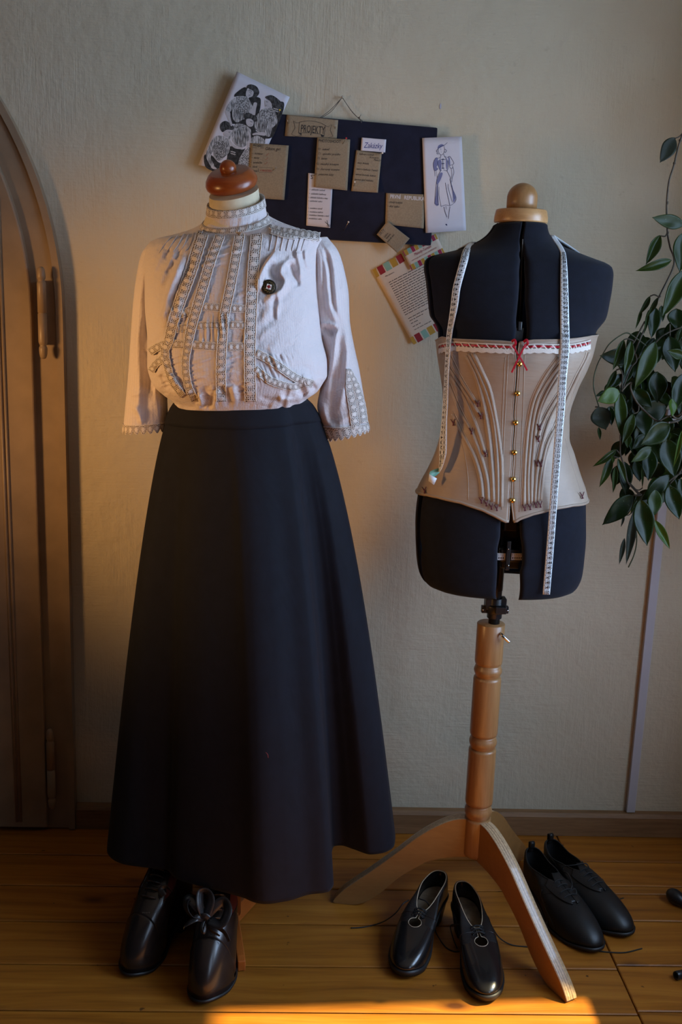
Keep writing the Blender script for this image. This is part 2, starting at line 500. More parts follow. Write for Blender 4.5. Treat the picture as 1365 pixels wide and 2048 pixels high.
# vertical mouldings on the leaf (pairs of beads)
for k, xm in enumerate((DX+RL-0.068, DX+RL-0.26, DX+RL-0.45)):
    for dx in (0.0, 0.010):
        md = MB()
        zt = DZ0+0.255 if k == 0 else DZ0+0.6
        md.tube([(xm-dx, yl-0.001, 0.03), (xm-dx, yl-0.001, zt)], 0.0038, 10)
        md.build('moulding', M_trim, leaf)
def hinge(px, py0, py1):
    top = at_y(px[0], py0, YW-0.052); bot = at_y(px[1], py1, YW-0.052)
    L = top[2]-bot[2]; r = 0.0105
    x = (top[0]+bot[0])/2
    hp = MB()
    prof = [(0.0, 0), (r*.45, 0.001), (r*.72, 0.005), (r*.88, 0.012), (r*.95, 0.022), (r*.92, 0.027), (r*.74, 0.030), (r*.72, 0.033), (r*.9, 0.036), (r, 0.040), (r, L*0.5-0.0012), (r*.86, L*0.5-0.0008)]
    full = prof + [(a, L-b) for a, b in reversed(prof)]
    hp.lathe(full, (x, YW-0.052, bot[2]), n=24)
    pass
    hp.box(x-0.004, x+0.002, YW-0.050, YW-0.022, bot[2]+L*.15, bot[2]+L*.85)
    hp.build('hinge', M_trim, door)
hinge((82, 87), 533, 718)
hinge((101, 103), 1458, 1618)
# ================================================================== pin board, papers, pins
YB = YW-0.022          # front face of the board
M_board = fabric('navy_felt_cloth', (0.011, 0.012, 0.026), 700, 0.95, 0.15, 0.2, 0.12, 30)
M_kraft = plain('kraft_card', (0.285, 0.215, 0.135), 0.85, nscale=300, namp=0.06, bscale=700, bstr=0.1)
M_paper = plain('white_paper', (0.62, 0.60, 0.66), 0.75, nscale=20, namp=0.015)
M_cream = plain('cream_letter_paper', (0.60, 0.50, 0.40), 0.75, nscale=20, namp=0.015)
M_ink = plain('black_ink', (0.012, 0.011, 0.014), 0.7)
M_soft = plain('soft_pencil', (0.085, 0.07, 0.06), 0.8)
M_blue = plain('blue_ink', (0.03, 0.045, 0.22), 0.7)
M_navyink = plain('dark_blue_ink', (0.03, 0.035, 0.10), 0.7)
M_wash = plain('blue_wash', (0.17, 0.18, 0.34), 0.8)
M_redink = plain('red_ink', (0.30, 0.035, 0.03), 0.7)
M_chalk = plain('white_pencil', (0.62, 0.60, 0.62), 0.8)
M_burg = plain('burgundy_print', (0.28, 0.008, 0.045), 0.6)
M_redp = plain('red_print', (0.25, 0.006, 0.012), 0.6)
M_must = plain('mustard_print', (0.42, 0.235, 0.02), 0.6)
M_mint = plain('mint_print', (0.21, 0.38, 0.30), 0.6)
M_steel = plain('pin_steel', (0.45, 0.42, 0.38), 0.3, 1.0)
M_pearl = plain('pearl_pin_head', (0.75, 0.70, 0.64), 0.25)
M_string = plain('hanging_string', (0.10, 0.09, 0.075), 0.8)

class Paper:
    """a sheet hung flat on the wall or board, given by its four corners TL TR BR BL"""
    def __init__(s, name, corners, Y, material, label, cat, group=None, curl=0.004, th=0.0006, curls=(0, 0, 0, 0)):
        s.c = [np.array(p, float) for p in corners]; s.Y = Y; s.curl = min(curl*.4, .0015); s.curls = curls; s.th = th
        s.P = [at_y(np.array(p[0]), np.array(p[1]), Y) for p in corners]
        root = thing(name, label, cat, tuple((s.P[2]+s.P[3])/2), 0, group)
        s.root = root
        n = 12
        us = np.linspace(0, 1, n+1)
        G = np.array([[s.at(u, v) for v in us] for u in us])
        mb = MB(); mb.grid(G)
        back = G+np.array([0, s.th, 0]); mb.grid(back, flip=True)
        for edge, eb in ((G[0], back[0]), (G[-1], back[-1]), (G[:, 0], back[:, 0]), (G[:, -1], back[:, -1])):
            mb.grid(np.stack([edge, eb]), smooth=False)
        s.sheet = mb.build('sheet', material, root, weld=1e-6)
        s.marks = {}
    def at(s, u, v, off=0.0):
        p = (1-u)*(1-v)*s.P[0]+u*(1-v)*s.P[1]+u*v*s.P[2]+(1-u)*v*s.P[3]
        d = s.curl*(4*u*(1-u))*(0.4+0.6*v)+off
        for k, (a, b) in enumerate(((1-u, 1-v), (u, 1-v), (u, v), (1-u, v))):
            if s.curls[k]: d += s.curls[k]*max(0, a+b-1.35)**2/0.42
        return p+np.array([0, -d, 0])
    def uv(s, px, py):
        """photo pixel -> sheet coordinates"""
        A, B, C_, D = s.c
        u = v = 0.5; q = np.array([px, py], float)
        for _ in range(12):
            e = (1-u)*(1-v)*A+u*(1-v)*B+u*v*C_+(1-u)*v*D-q
            du = (1-v)*(B-A)+v*(C_-D); dv = (1-u)*(D-A)+u*(C_-B)
            J = np.array([du, dv]).T
            st = np.linalg.solve(J, -e); u += st[0]; v += st[1]
        return u, v
    def pt(s, px, py, off=0.0):
        u, v = s.uv(px, py)
        return s.at(u, v, off)
    def mark(s, key): return s.marks.setdefault(key, MB())
    def stroke(s, key, pts, w=1.0, off=0.0004, smooth=0, px=True):
        P = catmull(pts, smooth) if smooth and len(pts) > 2 else np.array(pts, float)
        T = np.gradient(P, axis=0); T /= np.maximum(np.linalg.norm(T, axis=1, keepdims=True), 1e-9)
        N = np.stack([-T[:, 1], T[:, 0]], 1)*w/2
        f = (lambda q: s.pt(q[0], q[1], off)) if px else (lambda q: s.at(q[0], q[1], off))
        G = [[f(a) for a in P+N], [f(a) for a in P-N]]
        s.mark(key).grid(G, smooth=False)
    def fill(s, key, pts, off=0.0003, smooth=0, px=True):
        P = catmull(pts, smooth, True) if smooth else np.array(pts, float)
        f = (lambda q: s.pt(q[0], q[1], off)) if px else (lambda q: s.at(q[0], q[1], off))
        s.mark(key).add([f(q) for q in P], [list(range(len(P)))], None, 0, False)
    def text(s, key, txt, px, py, size, ang=0.0, shear=0.0, sx=1.0, off=0.0004, align='LEFT', bold=0.0, width=None):
        """text with its baseline start at photo pixel (px, py), cap height about `size` pixels, rotated by ang degrees"""
        V, Fc = text_geom(txt, shear, align, bold)
        if not len(V): return
        a = radians(ang)
        k = size/0.7
        if width: sx = width/(max((V[:, 0].max()-V[:, 0].min())*k, 1e-6))
        x = V[:, 0]*k*sx; y = -V[:, 1]*k
        X = px+x*cos(a)-y*sin(a); Yp = py+x*sin(a)+y*cos(a)
        s.mark(key).add([s.pt(X[i], Yp[i], off) for i in range(len(X))], Fc, None, 0, False)
    def finish(s, mats, name='writing'):
        for key, mb in s.marks.items():
            mb.build(name if key in ('ink', 'soft', 'blue', 'red', 'chalk') else 'printed_drawing', mats[key], s.root, recalc=False)
_tcache = {}
def text_geom(txt, shear=0.0, align='LEFT', bold=0.0, res=2):
    key = (txt, shear, align, bold)
    if key in _tcache: return _tcache[key]
    cu = bpy.data.curves.new('t', 'FONT'); cu.body = txt; cu.shear = shear; cu.align_x = align; cu.offset = bold; cu.resolution_u = res
    o = bpy.data.objects.new('t', cu); COL.objects.link(o)
    bpy.context.view_layer.update()
    me = bpy.data.meshes.new_from_object(o)
    V = np.array([v.co[:] for v in me.vertices]).reshape(-1, 3); Fc = [list(p.vertices) for p in me.polygons]
    bpy.data.objects.remove(o); bpy.data.curves.remove(cu); bpy.data.meshes.remove(me)
    _tcache[key] = (V, Fc)
    return V, Fc
INKS = dict(ink=M_ink, soft=M_soft, blue=M_blue, red=M_redink, chalk=M_chalk, navy=M_navyink, wash=M_wash, burg=M_burg, redp=M_redp, must=M_must, mint=M_mint)

# ---- the board
bc = [(498, 222), (876, 255), (863, 491), (484, 470)]
Pf = [at_y(np.array(a), np.array(b), YB) for a, b in bc]
board = thing('pin_board', 'dark navy cloth covered pin board hanging crooked on the plaster wall', 'pin board', tuple((Pf[2]+Pf[3])/2))
pb = MB(); n = 10
us = np.linspace(0, 1, n+1)
def bp(u, v):
    return (1-u)*(1-v)*Pf[0]+u*(1-v)*Pf[1]+u*v*Pf[2]+(1-u)*v*Pf[3]
pb.prism([bp(0, 0), bp(1, 0), bp(1, 1), bp(0, 1)], (0, 0.016, 0))
pb.build('panel', M_board, board, bevel=0.003)
nail_p = at_y(np.array(685), np.array(194), YW-0.012)
hs = MB()
a1 = at_y(np.array(640), np.array(236), YB+0.008); a2 = at_y(np.array(723), np.array(242), YB+0.008)
for q in (a1, a2):
    for sft in (0, 1):
        mid = (q+nail_p)/2+np.array([0.002*sft, 0.002, -0.004-0.003*sft])
        hs.tube(catmull([q+np.array([.003*sft, 0, 0]), mid, nail_p+np.array([0, -.002*sft, -.001])], 5), 0.0008, 6)
# knot with two loose ends on the right
kb = at_y(np.array(719), np.array(235), YB-0.002)
hs.lathe([(0, -.0022), (.002, -.0012), (.0022, 0.0006), (0, .0022)], kb, (0.4, 0, .9), 8)
hs.tube([kb, kb+np.array([.004, -.002, .006])], 0.0006, 5); hs.tube([kb, kb+np.array([.006, -.002, -.012])], 0.0007, 5)
hs.build('hanging_string', M_string, board)
nl = MB(); nl.lathe([(0, 0), (.0022, 0.0002), (.0022, .001), (.0011, .0014), (.0011, 0.022)], nail_p+np.array([0, -.004, 0]), (0, 1, 0), 10)
tag(nl.build('nail', M_steel), 'small dark nail in the wall that the navy board hangs from', 'nail')

# ---- 1 fashion print with four women
fp = Paper('fashion_print', [(474, 143), (580, 194), (510, 352), (397, 330)], YB-0.003, M_paper,
           'tilted black and white fashion print of four women in blouses', 'print', curl=0.002)
def fz(*pts): return [(390+x/6.825, 130+y/6.825) for x, y in pts]
def grey_tex(name, lo, hi, sc_, stretch):
    mt, nt, p = newmat(name)
    f = noise(nt, objco(nt, stretch), sc_, 3, 0.6)
    nt.links.new(ramp(nt, f, [(0.42, (lo, lo, lo*1.03)), (0.58, (hi, hi, hi*1.05))]), p.inputs['Base Color'])
    p.inputs['Roughness'].default_value = 0.75
    return mt
M_lacep = grey_tex('printed_lace_tone', 0.07, 0.46, 420, (1, 1, 1))
M_blous = grey_tex('printed_blouse_tone', 0.12, 0.50, 330, (1.3, 1, 0.22))
M_hairp = grey_tex('printed_hair_tone', 0.008, 0.07, 260, (1, 1, .5))
M_darkp = grey_tex('printed_background_tone', 0.008, 0.035, 150, (1, 1, 1))
M_facep = plain('printed_skin_tone', (0.46, 0.44, 0.47), 0.75, nscale=120, namp=0.06)
INKS.update(lacep=M_lacep, blous=M_blous, hairp=M_hairp, darkp=M_darkp, facep=M_facep)
def fill(k, o, *pts): fp.fill(k, fz(*pts), 0.0003+o*0.00015, 5)
def line(k, w, o, *pts): fp.stroke(k, fz(*pts), w, 0.0003+o*0.00015, 5)
# dark masses behind the figures
fill('darkp', 0, (560, 380), (690, 300), (720, 420), (600, 420), (540, 430))
fill('darkp', 0, (735, 450), (800, 430), (890, 450), (900, 530), (880, 640), (840, 690), (770, 650), (750, 540))
fill('darkp', 0, (490, 560), (560, 700), (660, 740), (760, 700), (840, 720), (830, 900), (760, 920), (650, 830), (540, 800), (500, 790), (470, 650))
fill('darkp', 0, (130, 1230), (230, 1230), (330, 1330), (430, 1300), (470, 1110), (640, 1150), (690, 1140), (610, 1270), (560, 1440), (420, 1500), (330, 1478), (220, 1440), (140, 1380))
fill('darkp', 0, (1060, 560), (1200, 500), (1215, 600), (1130, 830), (1060, 980), (950, 1000), (860, 960), (1020, 860))
fill('darkp', 0, (740, 840), (840, 900), (960, 960), (930, 1065), (770, 1062))
# figure 1 (top left)
fill('blous', 1, (575, 430), (660, 420), (720, 440), (770, 520), (800, 610), (760, 640), (745, 600), (750, 690), (680, 720), (580, 780), (520, 720), (510, 600), (480, 640), (420, 620), (480, 500))
fill('lacep', 2, (590, 450), (700, 450), (740, 540), (720, 640), (620, 640), (560, 560))
fill('facep', 2, (415, 630), (480, 640), (490, 720), (515, 810), (490, 825), (450, 720))
fill('facep', 2, (745, 640), (790, 560), (810, 510), (850, 520), (835, 600), (820, 680), (770, 660))
fill('hairp', 2, (700, 330), (720, 275), (780, 265), (850, 300), (880, 380), (830, 440), (770, 420), (740, 320))
fill('facep', 3, (705, 350), (745, 330), (800, 360), (790, 420), (745, 440), (700, 420))
line('ink', 0.9, 4, (735, 352), (755, 348), (770, 356)); line('ink', 0.8, 4, (745, 372), (760, 372)); line('ink', 0.8, 4, (735, 410), (760, 412)); line('ink', .6, 4, (775, 350), (765, 390), (775, 396))
# figure 2 (right)
fill('blous', 1, (920, 600), (1000, 590), (1060, 590), (1120, 700), (1125, 790), (1060, 860), (1020, 975), (940, 940), (860, 900), (820, 850), (830, 720))
fill('lacep', 2, (920, 620), (1050, 600), (1090, 690), (1000, 740), (890, 700))
fill('facep', 2, (790, 935), (860, 915), (960, 920), (960, 960), (850, 950), (800, 955))
fill('hairp', 2, (960, 440), (1040, 410), (1120, 450), (1190, 520), (1215, 590), (1140, 600), (1060, 570), (1030, 500))
fill('facep', 3, (960, 480), (1010, 480), (1050, 530), (1040, 580), (970, 575), (958, 530))
line('ink', .8, 4, (970, 500), (1000, 505)); line('ink', .7, 4, (962, 548), (985, 550))
# figure 3 (middle)
fill('blous', 1, (540, 815), (640, 800), (740, 850), (770, 910), (740, 1040), (660, 1120), (560, 1090), (510, 1010), (520, 930), (480, 1010), (450, 990))
fill('facep', 2, (480, 1020), (540, 1090), (650, 1125), (630, 1145), (540, 1130), (480, 1060))
fill('facep', 2, (735, 900), (765, 960), (760, 1080), (720, 1130), (720, 1060), (740, 1000))
fill('lacep', 2, (540, 820), (690, 815), (700, 850), (560, 860))
fill('hairp', 2, (670, 700), (700, 650), (780, 655), (850, 710), (835, 770), (760, 740), (700, 750))
fill('facep', 3, (705, 740), (760, 730), (805, 770), (790, 830), (740, 835), (705, 800))
line('ink', .8, 4, (755, 765), (790, 775)); line('ink', .7, 4, (760, 815), (780, 812))
# figure 4 (lower left)
fill('blous', 1, (260, 990), (350, 960), (430, 990), (475, 1060), (470, 1180), (400, 1260), (340, 1310), (270, 1270), (245, 1180), (220, 1270), (280, 1400), (240, 1410), (160, 1270), (170, 1150))
fill('lacep', 2, (270, 1060), (440, 1040), (430, 1200), (340, 1290), (270, 1220))
fill('hairp', 2, (345, 850), (360, 790), (430, 760), (530, 830), (520, 880), (440, 880), (380, 910))
fill('facep', 3, (400, 920), (450, 885), (490, 900), (480, 960), (440, 980), (400, 960))
fill('facep', 3, (220, 1390), (270, 1390), (300, 1420), (250, 1420))
line('ink', .7, 4, (460, 910), (485, 918))
fill('lacep', 1, (690, 1160), (760, 1140), (735, 1440), (600, 1430), (610, 1280))
fill('blous', 1, (770, 1000), (850, 960), (945, 1010), (950, 1070), (770, 1062))
for q in range(7):
    line('ink', .7, 3, (560+q*25, 880-q*2), (552+q*24, 980), (575+q*18, 1080))
    line('ink', .7, 3, (545+q*28, 600), (540+q*26, 680), (570+q*18, 740))
    line('ink', .7, 3, (270+q*26, 1060), (262+q*27, 1160), (290+q*18, 1260))
    line('ink', .7, 3, (850+q*26, 740), (850+q*22, 830), (880+q*12, 910))
for (x0_, y0_) in ((1075, 590), (490, 1175)):
    for r_ in range(2):
        line('chalk', 1.0, 3, *[(x0_+i*11, y0_+r_*28+(6 if i % 2 else -6)+i*3) for i in range(7)])
fp.finish(INKS)

# ---- 2 kraft banner card PROJEKTY
cd = Paper('title_card', [(574, 229), (677, 240), (674, 277), (570, 272)], YB-0.002, M_kraft,
           'kraft card with a drawn ribbon banner reading PROJEKTY', 'card', curl=0.001)
def bz(*pts): return [(560+x/6.205, 220+y/6.205) for x, y in pts]
cd.stroke('ink', bz((245, 150), (330, 137), (420, 140), (500, 160), (565, 190)), .7, smooth=6)
cd.stroke('ink', bz((235, 285), (330, 282), (420, 288), (500, 300), (548, 318)), .7, smooth=6)
cd.stroke('ink', bz((245, 150), (240, 215), (232, 285)), .7); cd.stroke('ink', bz((565, 190), (560, 250), (548, 330)), .7)
cd.stroke('ink', bz((245, 160), (205, 160), (170, 135), (190, 220), (145, 300), (200, 328), (265, 320), (272, 292), (238, 290)), .7)
cd.stroke('ink', bz((560, 190), (600, 210), (645, 180), (625, 250), (660, 325), (600, 345)), .7)
cd.fill('ink', bz((238, 288), (270, 292), (268, 312), (248, 302))); cd.fill('ink', bz((510, 304), (548, 318), (540, 336), (512, 330)))
cd.text('ink', 'PROJEKTY', *bz((255, 272))[0], 15.0, 5.0, width=48)
cd.finish(INKS)
def white_pin(pts, name_label, cat='pin', r=0.0011):
    pass

# ---- 3 project list, kraft
pj = Paper('project_note', [(502, 286), (578, 291), (569, 400), (494, 395)], YB-0.006, M_kraft,
           'kraft note headed PROJEKT behind the wooden neck cap', 'note', curl=0.002)
def gz(*pts): return [(490+x/13.65, 270+y/13.65) for x, y in pts]
pj.text('ink', 'PROJEKT', *gz((220, 315))[0], 4.6, 3, width=21)
pj.stroke('ink', gz((210, 338), (330, 350)), .7); pj.stroke('ink', gz((425, 350), (515, 357)), .7)
pj.text('ink', 'Gibson girl', *gz((552, 405))[0], 6.2, 3.5, 0.35, width=30)
for (x, y, w_, tx) in ((265, 525, 16, 'kombiné'), (245, 640, 11, 'korzet'), (220, 765, 18, 'spodnička'), (205, 882, 10, 'sukně'), (190, 995, 11, 'halenka')):
    pj.text('ink', '•', *gz((x-62, y))[0], 3.6, 3); pj.text('ink', tx, *gz((x, y))[0], 4.0, 3.5, 0.4, width=w_)
for (x, y) in ((570, 545), (550, 665), (540, 780)):
    pj.stroke('red', gz((x, y), (x+20, y+15), (x+85, y-50)), .6)
pj.text('red', 'V PROCESU', *gz((415, 995))[0], 4.2, 2, width=24)
pj.stroke('soft', gz((375, 905), (372, 1010)), .8); pj.stroke('soft', gz((380, 875), (760, 890)), .5); pj.stroke('soft', gz((385, 1020), (740, 1025)), .5)
pj.finish(INKS)

# ---- 4 white pattern list (under the photo shoot note)
st = Paper('pattern_note', [(617, 346), (667, 350), (661, 456), (613, 451)], YB-0.003, M_paper,
           'long white handwritten note with small scissors drawing, under the PHOTOSHOOT card', 'note', curl=0.001)
st.text('ink', 'STŘIHY', *bz((380, 855))[0], 8.5, 3, width=38)
for (x, y, tx, w_) in ((390, 995, 'základní sukně', 28), (385, 1045, 'základní kalhoty', 31), (375, 1092, 'základní halenka a šaty', 36), (372, 1135, 'základní sako', 25),
                       (372, 1225, 'modelace sukně', 25), (368, 1270, 'modelace kalhot', 27), (362, 1310, 'modelace halenky a šatů', 40), (358, 1352, 'modelace saka', 26)):
    st.text('ink', '•', *bz((x-20, y))[0], 3.4, 3); st.text('ink', tx, *bz((x, y))[0], 3.3, 3.5, 0.35, width=w_)
st.stroke('ink', bz((560, 1385), (605, 1430)), 1.0); st.stroke('ink', bz((585, 1368), (600, 1430)), 1.0)
for c_ in ((598, 1440), (613, 1432)):
    st.stroke('ink', bz(*[(c_[0]+11*cos(a), c_[1]+11*sin(a)) for a in np.linspace(0, 2*pi, 13)]), .6)
st.finish(INKS)

# ---- 5 photo shoot list
ph = Paper('photoshoot_note', [(635, 275), (701, 279), (695, 381), (628, 374)], YB-0.008, M_kraft,
           'kraft checklist headed PHOTOSHOOT with little square boxes', 'note', curl=0.002)
ph.text('ink', 'PHOTOSHOOT', *bz((480, 398))[0], 6.0, 3, width=44)
for (x, y, tx, w_) in ((525, 497, 'sukně', 15), (527, 555, 'spodní prádlo', 36), (515, 612, 'korzet', 12), (505, 680, 'modrý kostým', 36), (503, 745, 'červený kostým', 38), (480, 808, 'plesové šaty', 31)):
    ph.text('ink', tx, *bz((x, y))[0], 4.2, 2, 0.4, width=w_)
    b_ = bz((x-42, y-26), (x-22, y-25), (x-23, y-5), (x-43, y-6), (x-42, y-26)); ph.stroke('ink', b_, .55)
ph.finish(INKS)

# ---- 6 orders: white name card and kraft list
zk = Paper('orders_note', [(713, 300), (764, 307), (756, 386), (703, 382)], YB-0.003, M_kraft,
           'kraft order list right of the checklist, under the small Zakázky card', 'note', curl=0.003, curls=(0, 0.002, 0.008, 0))
for (x, y, tx, w_) in ((985, 560, 'kalhoty a sukně', 29), (1110, 602, 'Kostým', 18), (1165, 635, 'Pavla (!)', 14), (960, 670, 'šaty Adéla', 23), (950, 745, 'sako a kalhoty Tomáš', 43), (935, 812, 'zimní bunda kabát', 42), (925, 875, 'úprava šatů kabátku', 38)):
    if x < 1000: zk.text('soft', '•', *bz((x-25, y-5))[0], 3.4, 5)
    zk.text('ink', tx, *bz((x, y-6))[0], 3.6, 5, 0.4, width=w_)
zk.finish(INKS)
za = Paper('name_card', [(724, 275), (773, 279), (771, 305), (722, 301)], YB-0.006, M_paper,
           'small white card reading Zakázky in blue ink', 'card', curl=0.001)
za.text('blue', 'Zakázky', *bz((1040, 468))[0], 11.0, 3, 0.3, width=38)
za.finish(INKS)

# ---- 7 prvni republika
pr = Paper('republic_note', [(773, 386), (851, 389), (848, 457), (771, 449)], YB-0.003, M_kraft,
           'kraft card headed PRVNÍ REPUBLIKA in white pencil', 'note', curl=0.001)
def pz(*pts): return [(740+x/8.53, 370+y/8.53) for x, y in pts]
pr.text('chalk', 'PRVNÍ', *pz((345, 225))[0], 7.6, 4, width=21, bold=.012)
pr.text('chalk', 'REPUBLIKA', *pz((585, 245))[0], 7.6, 3.6, width=40.5, bold=.012)
for (x, y, tx, w_) in ((330, 305, 'chodý kostým', 26), (330, 375, 'šitý sako', 20)):
    pr.text('ink', '•', *pz((x-25, y))[0], 3.6, 3); pr.text('ink', tx, *pz((x, y))[0], 4.4, 4, 0.35, width=w_)
pr.finish(INKS)
# ---- 8 small tilted kraft scrap
sp = Paper('scrap_note', [(775, 442), (820, 477), (795, 506), (754, 469)], YB-0.008, M_kraft,
           'little kraft scrap tilted at the lower edge of the board', 'note', curl=0.002)
sp.text('soft', 'ŠATY', *pz((178, 862))[0], 6.5, -40, width=14)
for (x, y, tx, w_) in ((250, 905, 'sako', 12), (285, 930, 'halena', 13), (305, 985, 'sukně dol.', 21)):
    sp.text('ink', tx, *pz((x, y))[0], 3.8, -48, 0.3, width=w_)
sp.finish(INKS)

# ---- 9 dress sketch
dk = Paper('dress_sketch', [(845, 276), (924, 273), (933, 461), (852, 466)], YB-0.005, M_paper,
           'white sheet with an ink sketch of a puff sleeved dress', 'drawing', curl=0.004)
def dz(*pts): return [(830+x/9.309, 260+y/9.309) for x, y in pts]
W = lambda *p: dk.fill('wash', dz(*p), 0.0003, 4)
L_ = lambda w, *p: dk.stroke('navy', dz(*p), w, 0.0005, 5)
W((345, 630), (390, 520), (430, 530), (420, 660), (380, 690), (360, 740)); W((425, 580), (470, 545), (500, 600), (490, 720), (470, 750), (430, 650))
W((590, 520), (615, 600), (600, 740), (580, 650)); W((625, 500), (650, 520), (660, 640), (640, 640)); W((470, 800), (520, 800), (480, 920), (420, 1010), (410, 940))
W((372, 1370), (395, 1200), (420, 1010), (440, 1380)); W((720, 1340), (765, 1250), (720, 1130), (690, 1010), (705, 1200)); W((440, 290), (500, 262), (540, 290), (430, 345))
W((575, 1000), (600, 1150), (650, 1380), (620, 1250)); W((360, 640), (400, 680), (430, 715), (370, 745))
L_(1.0, (400, 395), (440, 340), (500, 295), (545, 290)); L_(.8, (520, 290), (560, 275), (607, 233)); L_(.6, (440, 350), (440, 400), (470, 445), (500, 460), (535, 430), (555, 370), (545, 300))
L_(1.0, (405, 390), (420, 410), (415, 440), (450, 440)); L_(.9, (560, 350), (590, 380), (570, 415), (548, 400)); L_(.6, (480, 340), (490, 370)); L_(.6, (490, 405), (500, 405))
L_(.6, (480, 455), (485, 490), (440, 520)); L_(.6, (540, 440), (550, 480), (610, 510)); L_(.6, (485, 490), (470, 530), (500, 550), (525, 530), (560, 550), (580, 520), (550, 485))
L_(.8, (440, 520), (390, 520), (345, 620), (360, 740), (400, 745), (435, 715)); L_(.8, (610, 510), (650, 485), (690, 540), (728, 620), (650, 660), (675, 710), (715, 690))
L_(.7, (425, 580), (430, 640), (475, 750), (500, 735)); L_(.8, (620, 560), (625, 670), (600, 750), (530, 735)); L_(1.1, (520, 545), (525, 620), (525, 710))
for yy in (545, 622, 708): L_(1.6, (500, yy), (550, yy-2))
L_(.6, (370, 750), (378, 855)); L_(.4, (400, 755), (415, 870)); L_(.7, (700, 650), (730, 780), (700, 880), (690, 960)); L_(.6, (680, 710), (690, 820), (675, 900))
L_(.9, (480, 755), (420, 880), (395, 1050), (370, 1365)); L_(.8, (600, 755), (660, 880), (690, 1050), (770, 1255), (740, 1345), (712, 1355))
L_(1.0, (430, 990), (420, 1200), (440, 1390)); L_(.6, (452, 1050), (450, 1200), (490, 1420)); L_(.9, (570, 975), (600, 1150), (652, 1395)); L_(.7, (622, 1000), (625, 1080), (700, 1340)); L_(.6, (650, 900), (690, 1080), (745, 1280))
L_(.8, (370, 1365), (400, 1375), (440, 1395)); L_(.7, (490, 1420), (570, 1390), (650, 1400), (715, 1375))
L_(1.0, (540, 1425), (570, 1540), (600, 1620)); L_(.9, (655, 1420), (635, 1550), (625, 1650)); L_(.5, (580, 1410), (585, 1475))
dk.fill('navy', dz((570, 1755), (590, 1745), (605, 1770), (590, 1780)), 0.0005, 4)
dk.finish(INKS)

# ---- 10 printed letter with striped borders
lt = Paper('printed_letter', [(745, 540), (850, 485), (931, 633), (826, 688)], YW-0.004, M_cream,
           'cream printed letter with coloured block borders, half behind the blue torso', 'letter', curl=0.006, curls=(0, 0, 0, .006))
def lz(*pts): return [(740+x/8.53, 460+y/8.53) for x, y in pts]
for k, quad in (('must', ((45, 680), (100, 652), (165, 780), (110, 812))), ('redp', ((118, 640), (208, 590), (275, 715), (185, 768))), ('mint', ((225, 580), (315, 528), (385, 655), (293, 705))),
                ('must', ((335, 518), (425, 465), (492, 590), (400, 642))), ('redp', ((443, 455), (535, 400), (600, 525), (512, 580))), ('mint', ((553, 392), (575, 380), (640, 500), (618, 512))),
                ('must', ((677, 1838), (735, 1808), (800, 1925), (748, 1955))), ('redp', ((748, 1790), (840, 1742), (912, 1868), (820, 1920))), ('mint', ((860, 1735), (945, 1682), (1020, 1808), (935, 1856))),
                ('must', ((965, 1670), (1055, 1620), (1125, 1742), (1033, 1795))), ('redp', ((1075, 1610), (1160, 1565), (1235, 1690), (1148, 1735)))):
    lt.fill(k, lz(*quad), 0.0004)
lt.text('ink', 'Milá zákaznice,', *lz((268, 800))[0], 2.6, -27, width=20)
# body text: lines of small words
rr = random.Random(3)
ax = np.array([0.885, -0.466]); ay = np.array([0.475, 0.88])
def words(x0_, y0_, L, h=16, key='ink'):
    """one line of illegible small print, as short wavy word strokes"""
    p = 0.0
    while p < L-20:
        w_ = min(rr.uniform(28, 95), L-p)
        a0 = np.array([x0_, y0_])+ax*p
        k = max(2, int(w_/9)); pts = []
        for i in range(k+1):
            q = a0+ax*(w_*i/k)+ay*((-1)**i)*h*.30*rr.uniform(.5, 1)
            pts.append(tuple(q))
        lt.stroke(key, lz(*pts), 1.05, 0.0005)
        p += w_+14
base_ = np.array([325, 893.0]); stepv = np.array([18.2, 36.8])
for i in range(16):
    o_ = base_+stepv*i
    words(o_[0], o_[1], 700 if i < 14 else (560 if i == 14 else 520))
o_ = np.array([655, 1508]); words(o_[0], o_[1], 400); words(o_[0]+22, o_[1]+40, 260)
words(702, 1595, 150); words(733, 1648, 150); words(760, 1700, 340, 16, 'soft')
lt.finish(INKS)
# ---- 11 business card in front of the letter
vc = Paper('business_card', [(805, 503), (872, 467), (891, 506), (824, 541)], YW-0.012, M_cream,
           'striped shop card lettered VINTAGE UPCYCLING HOMEMADE, above the letter', 'business card', curl=0.001)
def vq(u0, v0, u1, v1): return [(u0, v0), (u1, v0), (u1, v1), (u0, v1)]
cyc = ['burg', 'must', 'mint']
edges = [0.0, 0.035]+[0.035+0.0975*i for i in range(1, 10)]+[1.0]
edges = [0.0]+[0.035+0.1005*i for i in range(0, 10)]
edges = [e for e in edges if e < 1]+[1.0]
for i in range(len(edges)-1):
    for (v0, v1) in ((0.0, 0.265), (0.735, 1.0)):
        k = ['burg', 'must', 'mint'][i % 3]
        if i == 0: k = 'burg'
        vc.fill(k, vq(edges[i]+0.006, v0, edges[i+1]-0.006, v1), 0.0004, px=False)
vc.text('burg', 'Melody-Terezie', *lz((768, 445))[0], 6.0, -28, 0.35, width=38)
vc.text('redp', 'VINTAGE UPCYCLING HOMEMADE', *lz((722, 535))[0], 2.5, -28.3, width=56)
vc.finish(INKS)

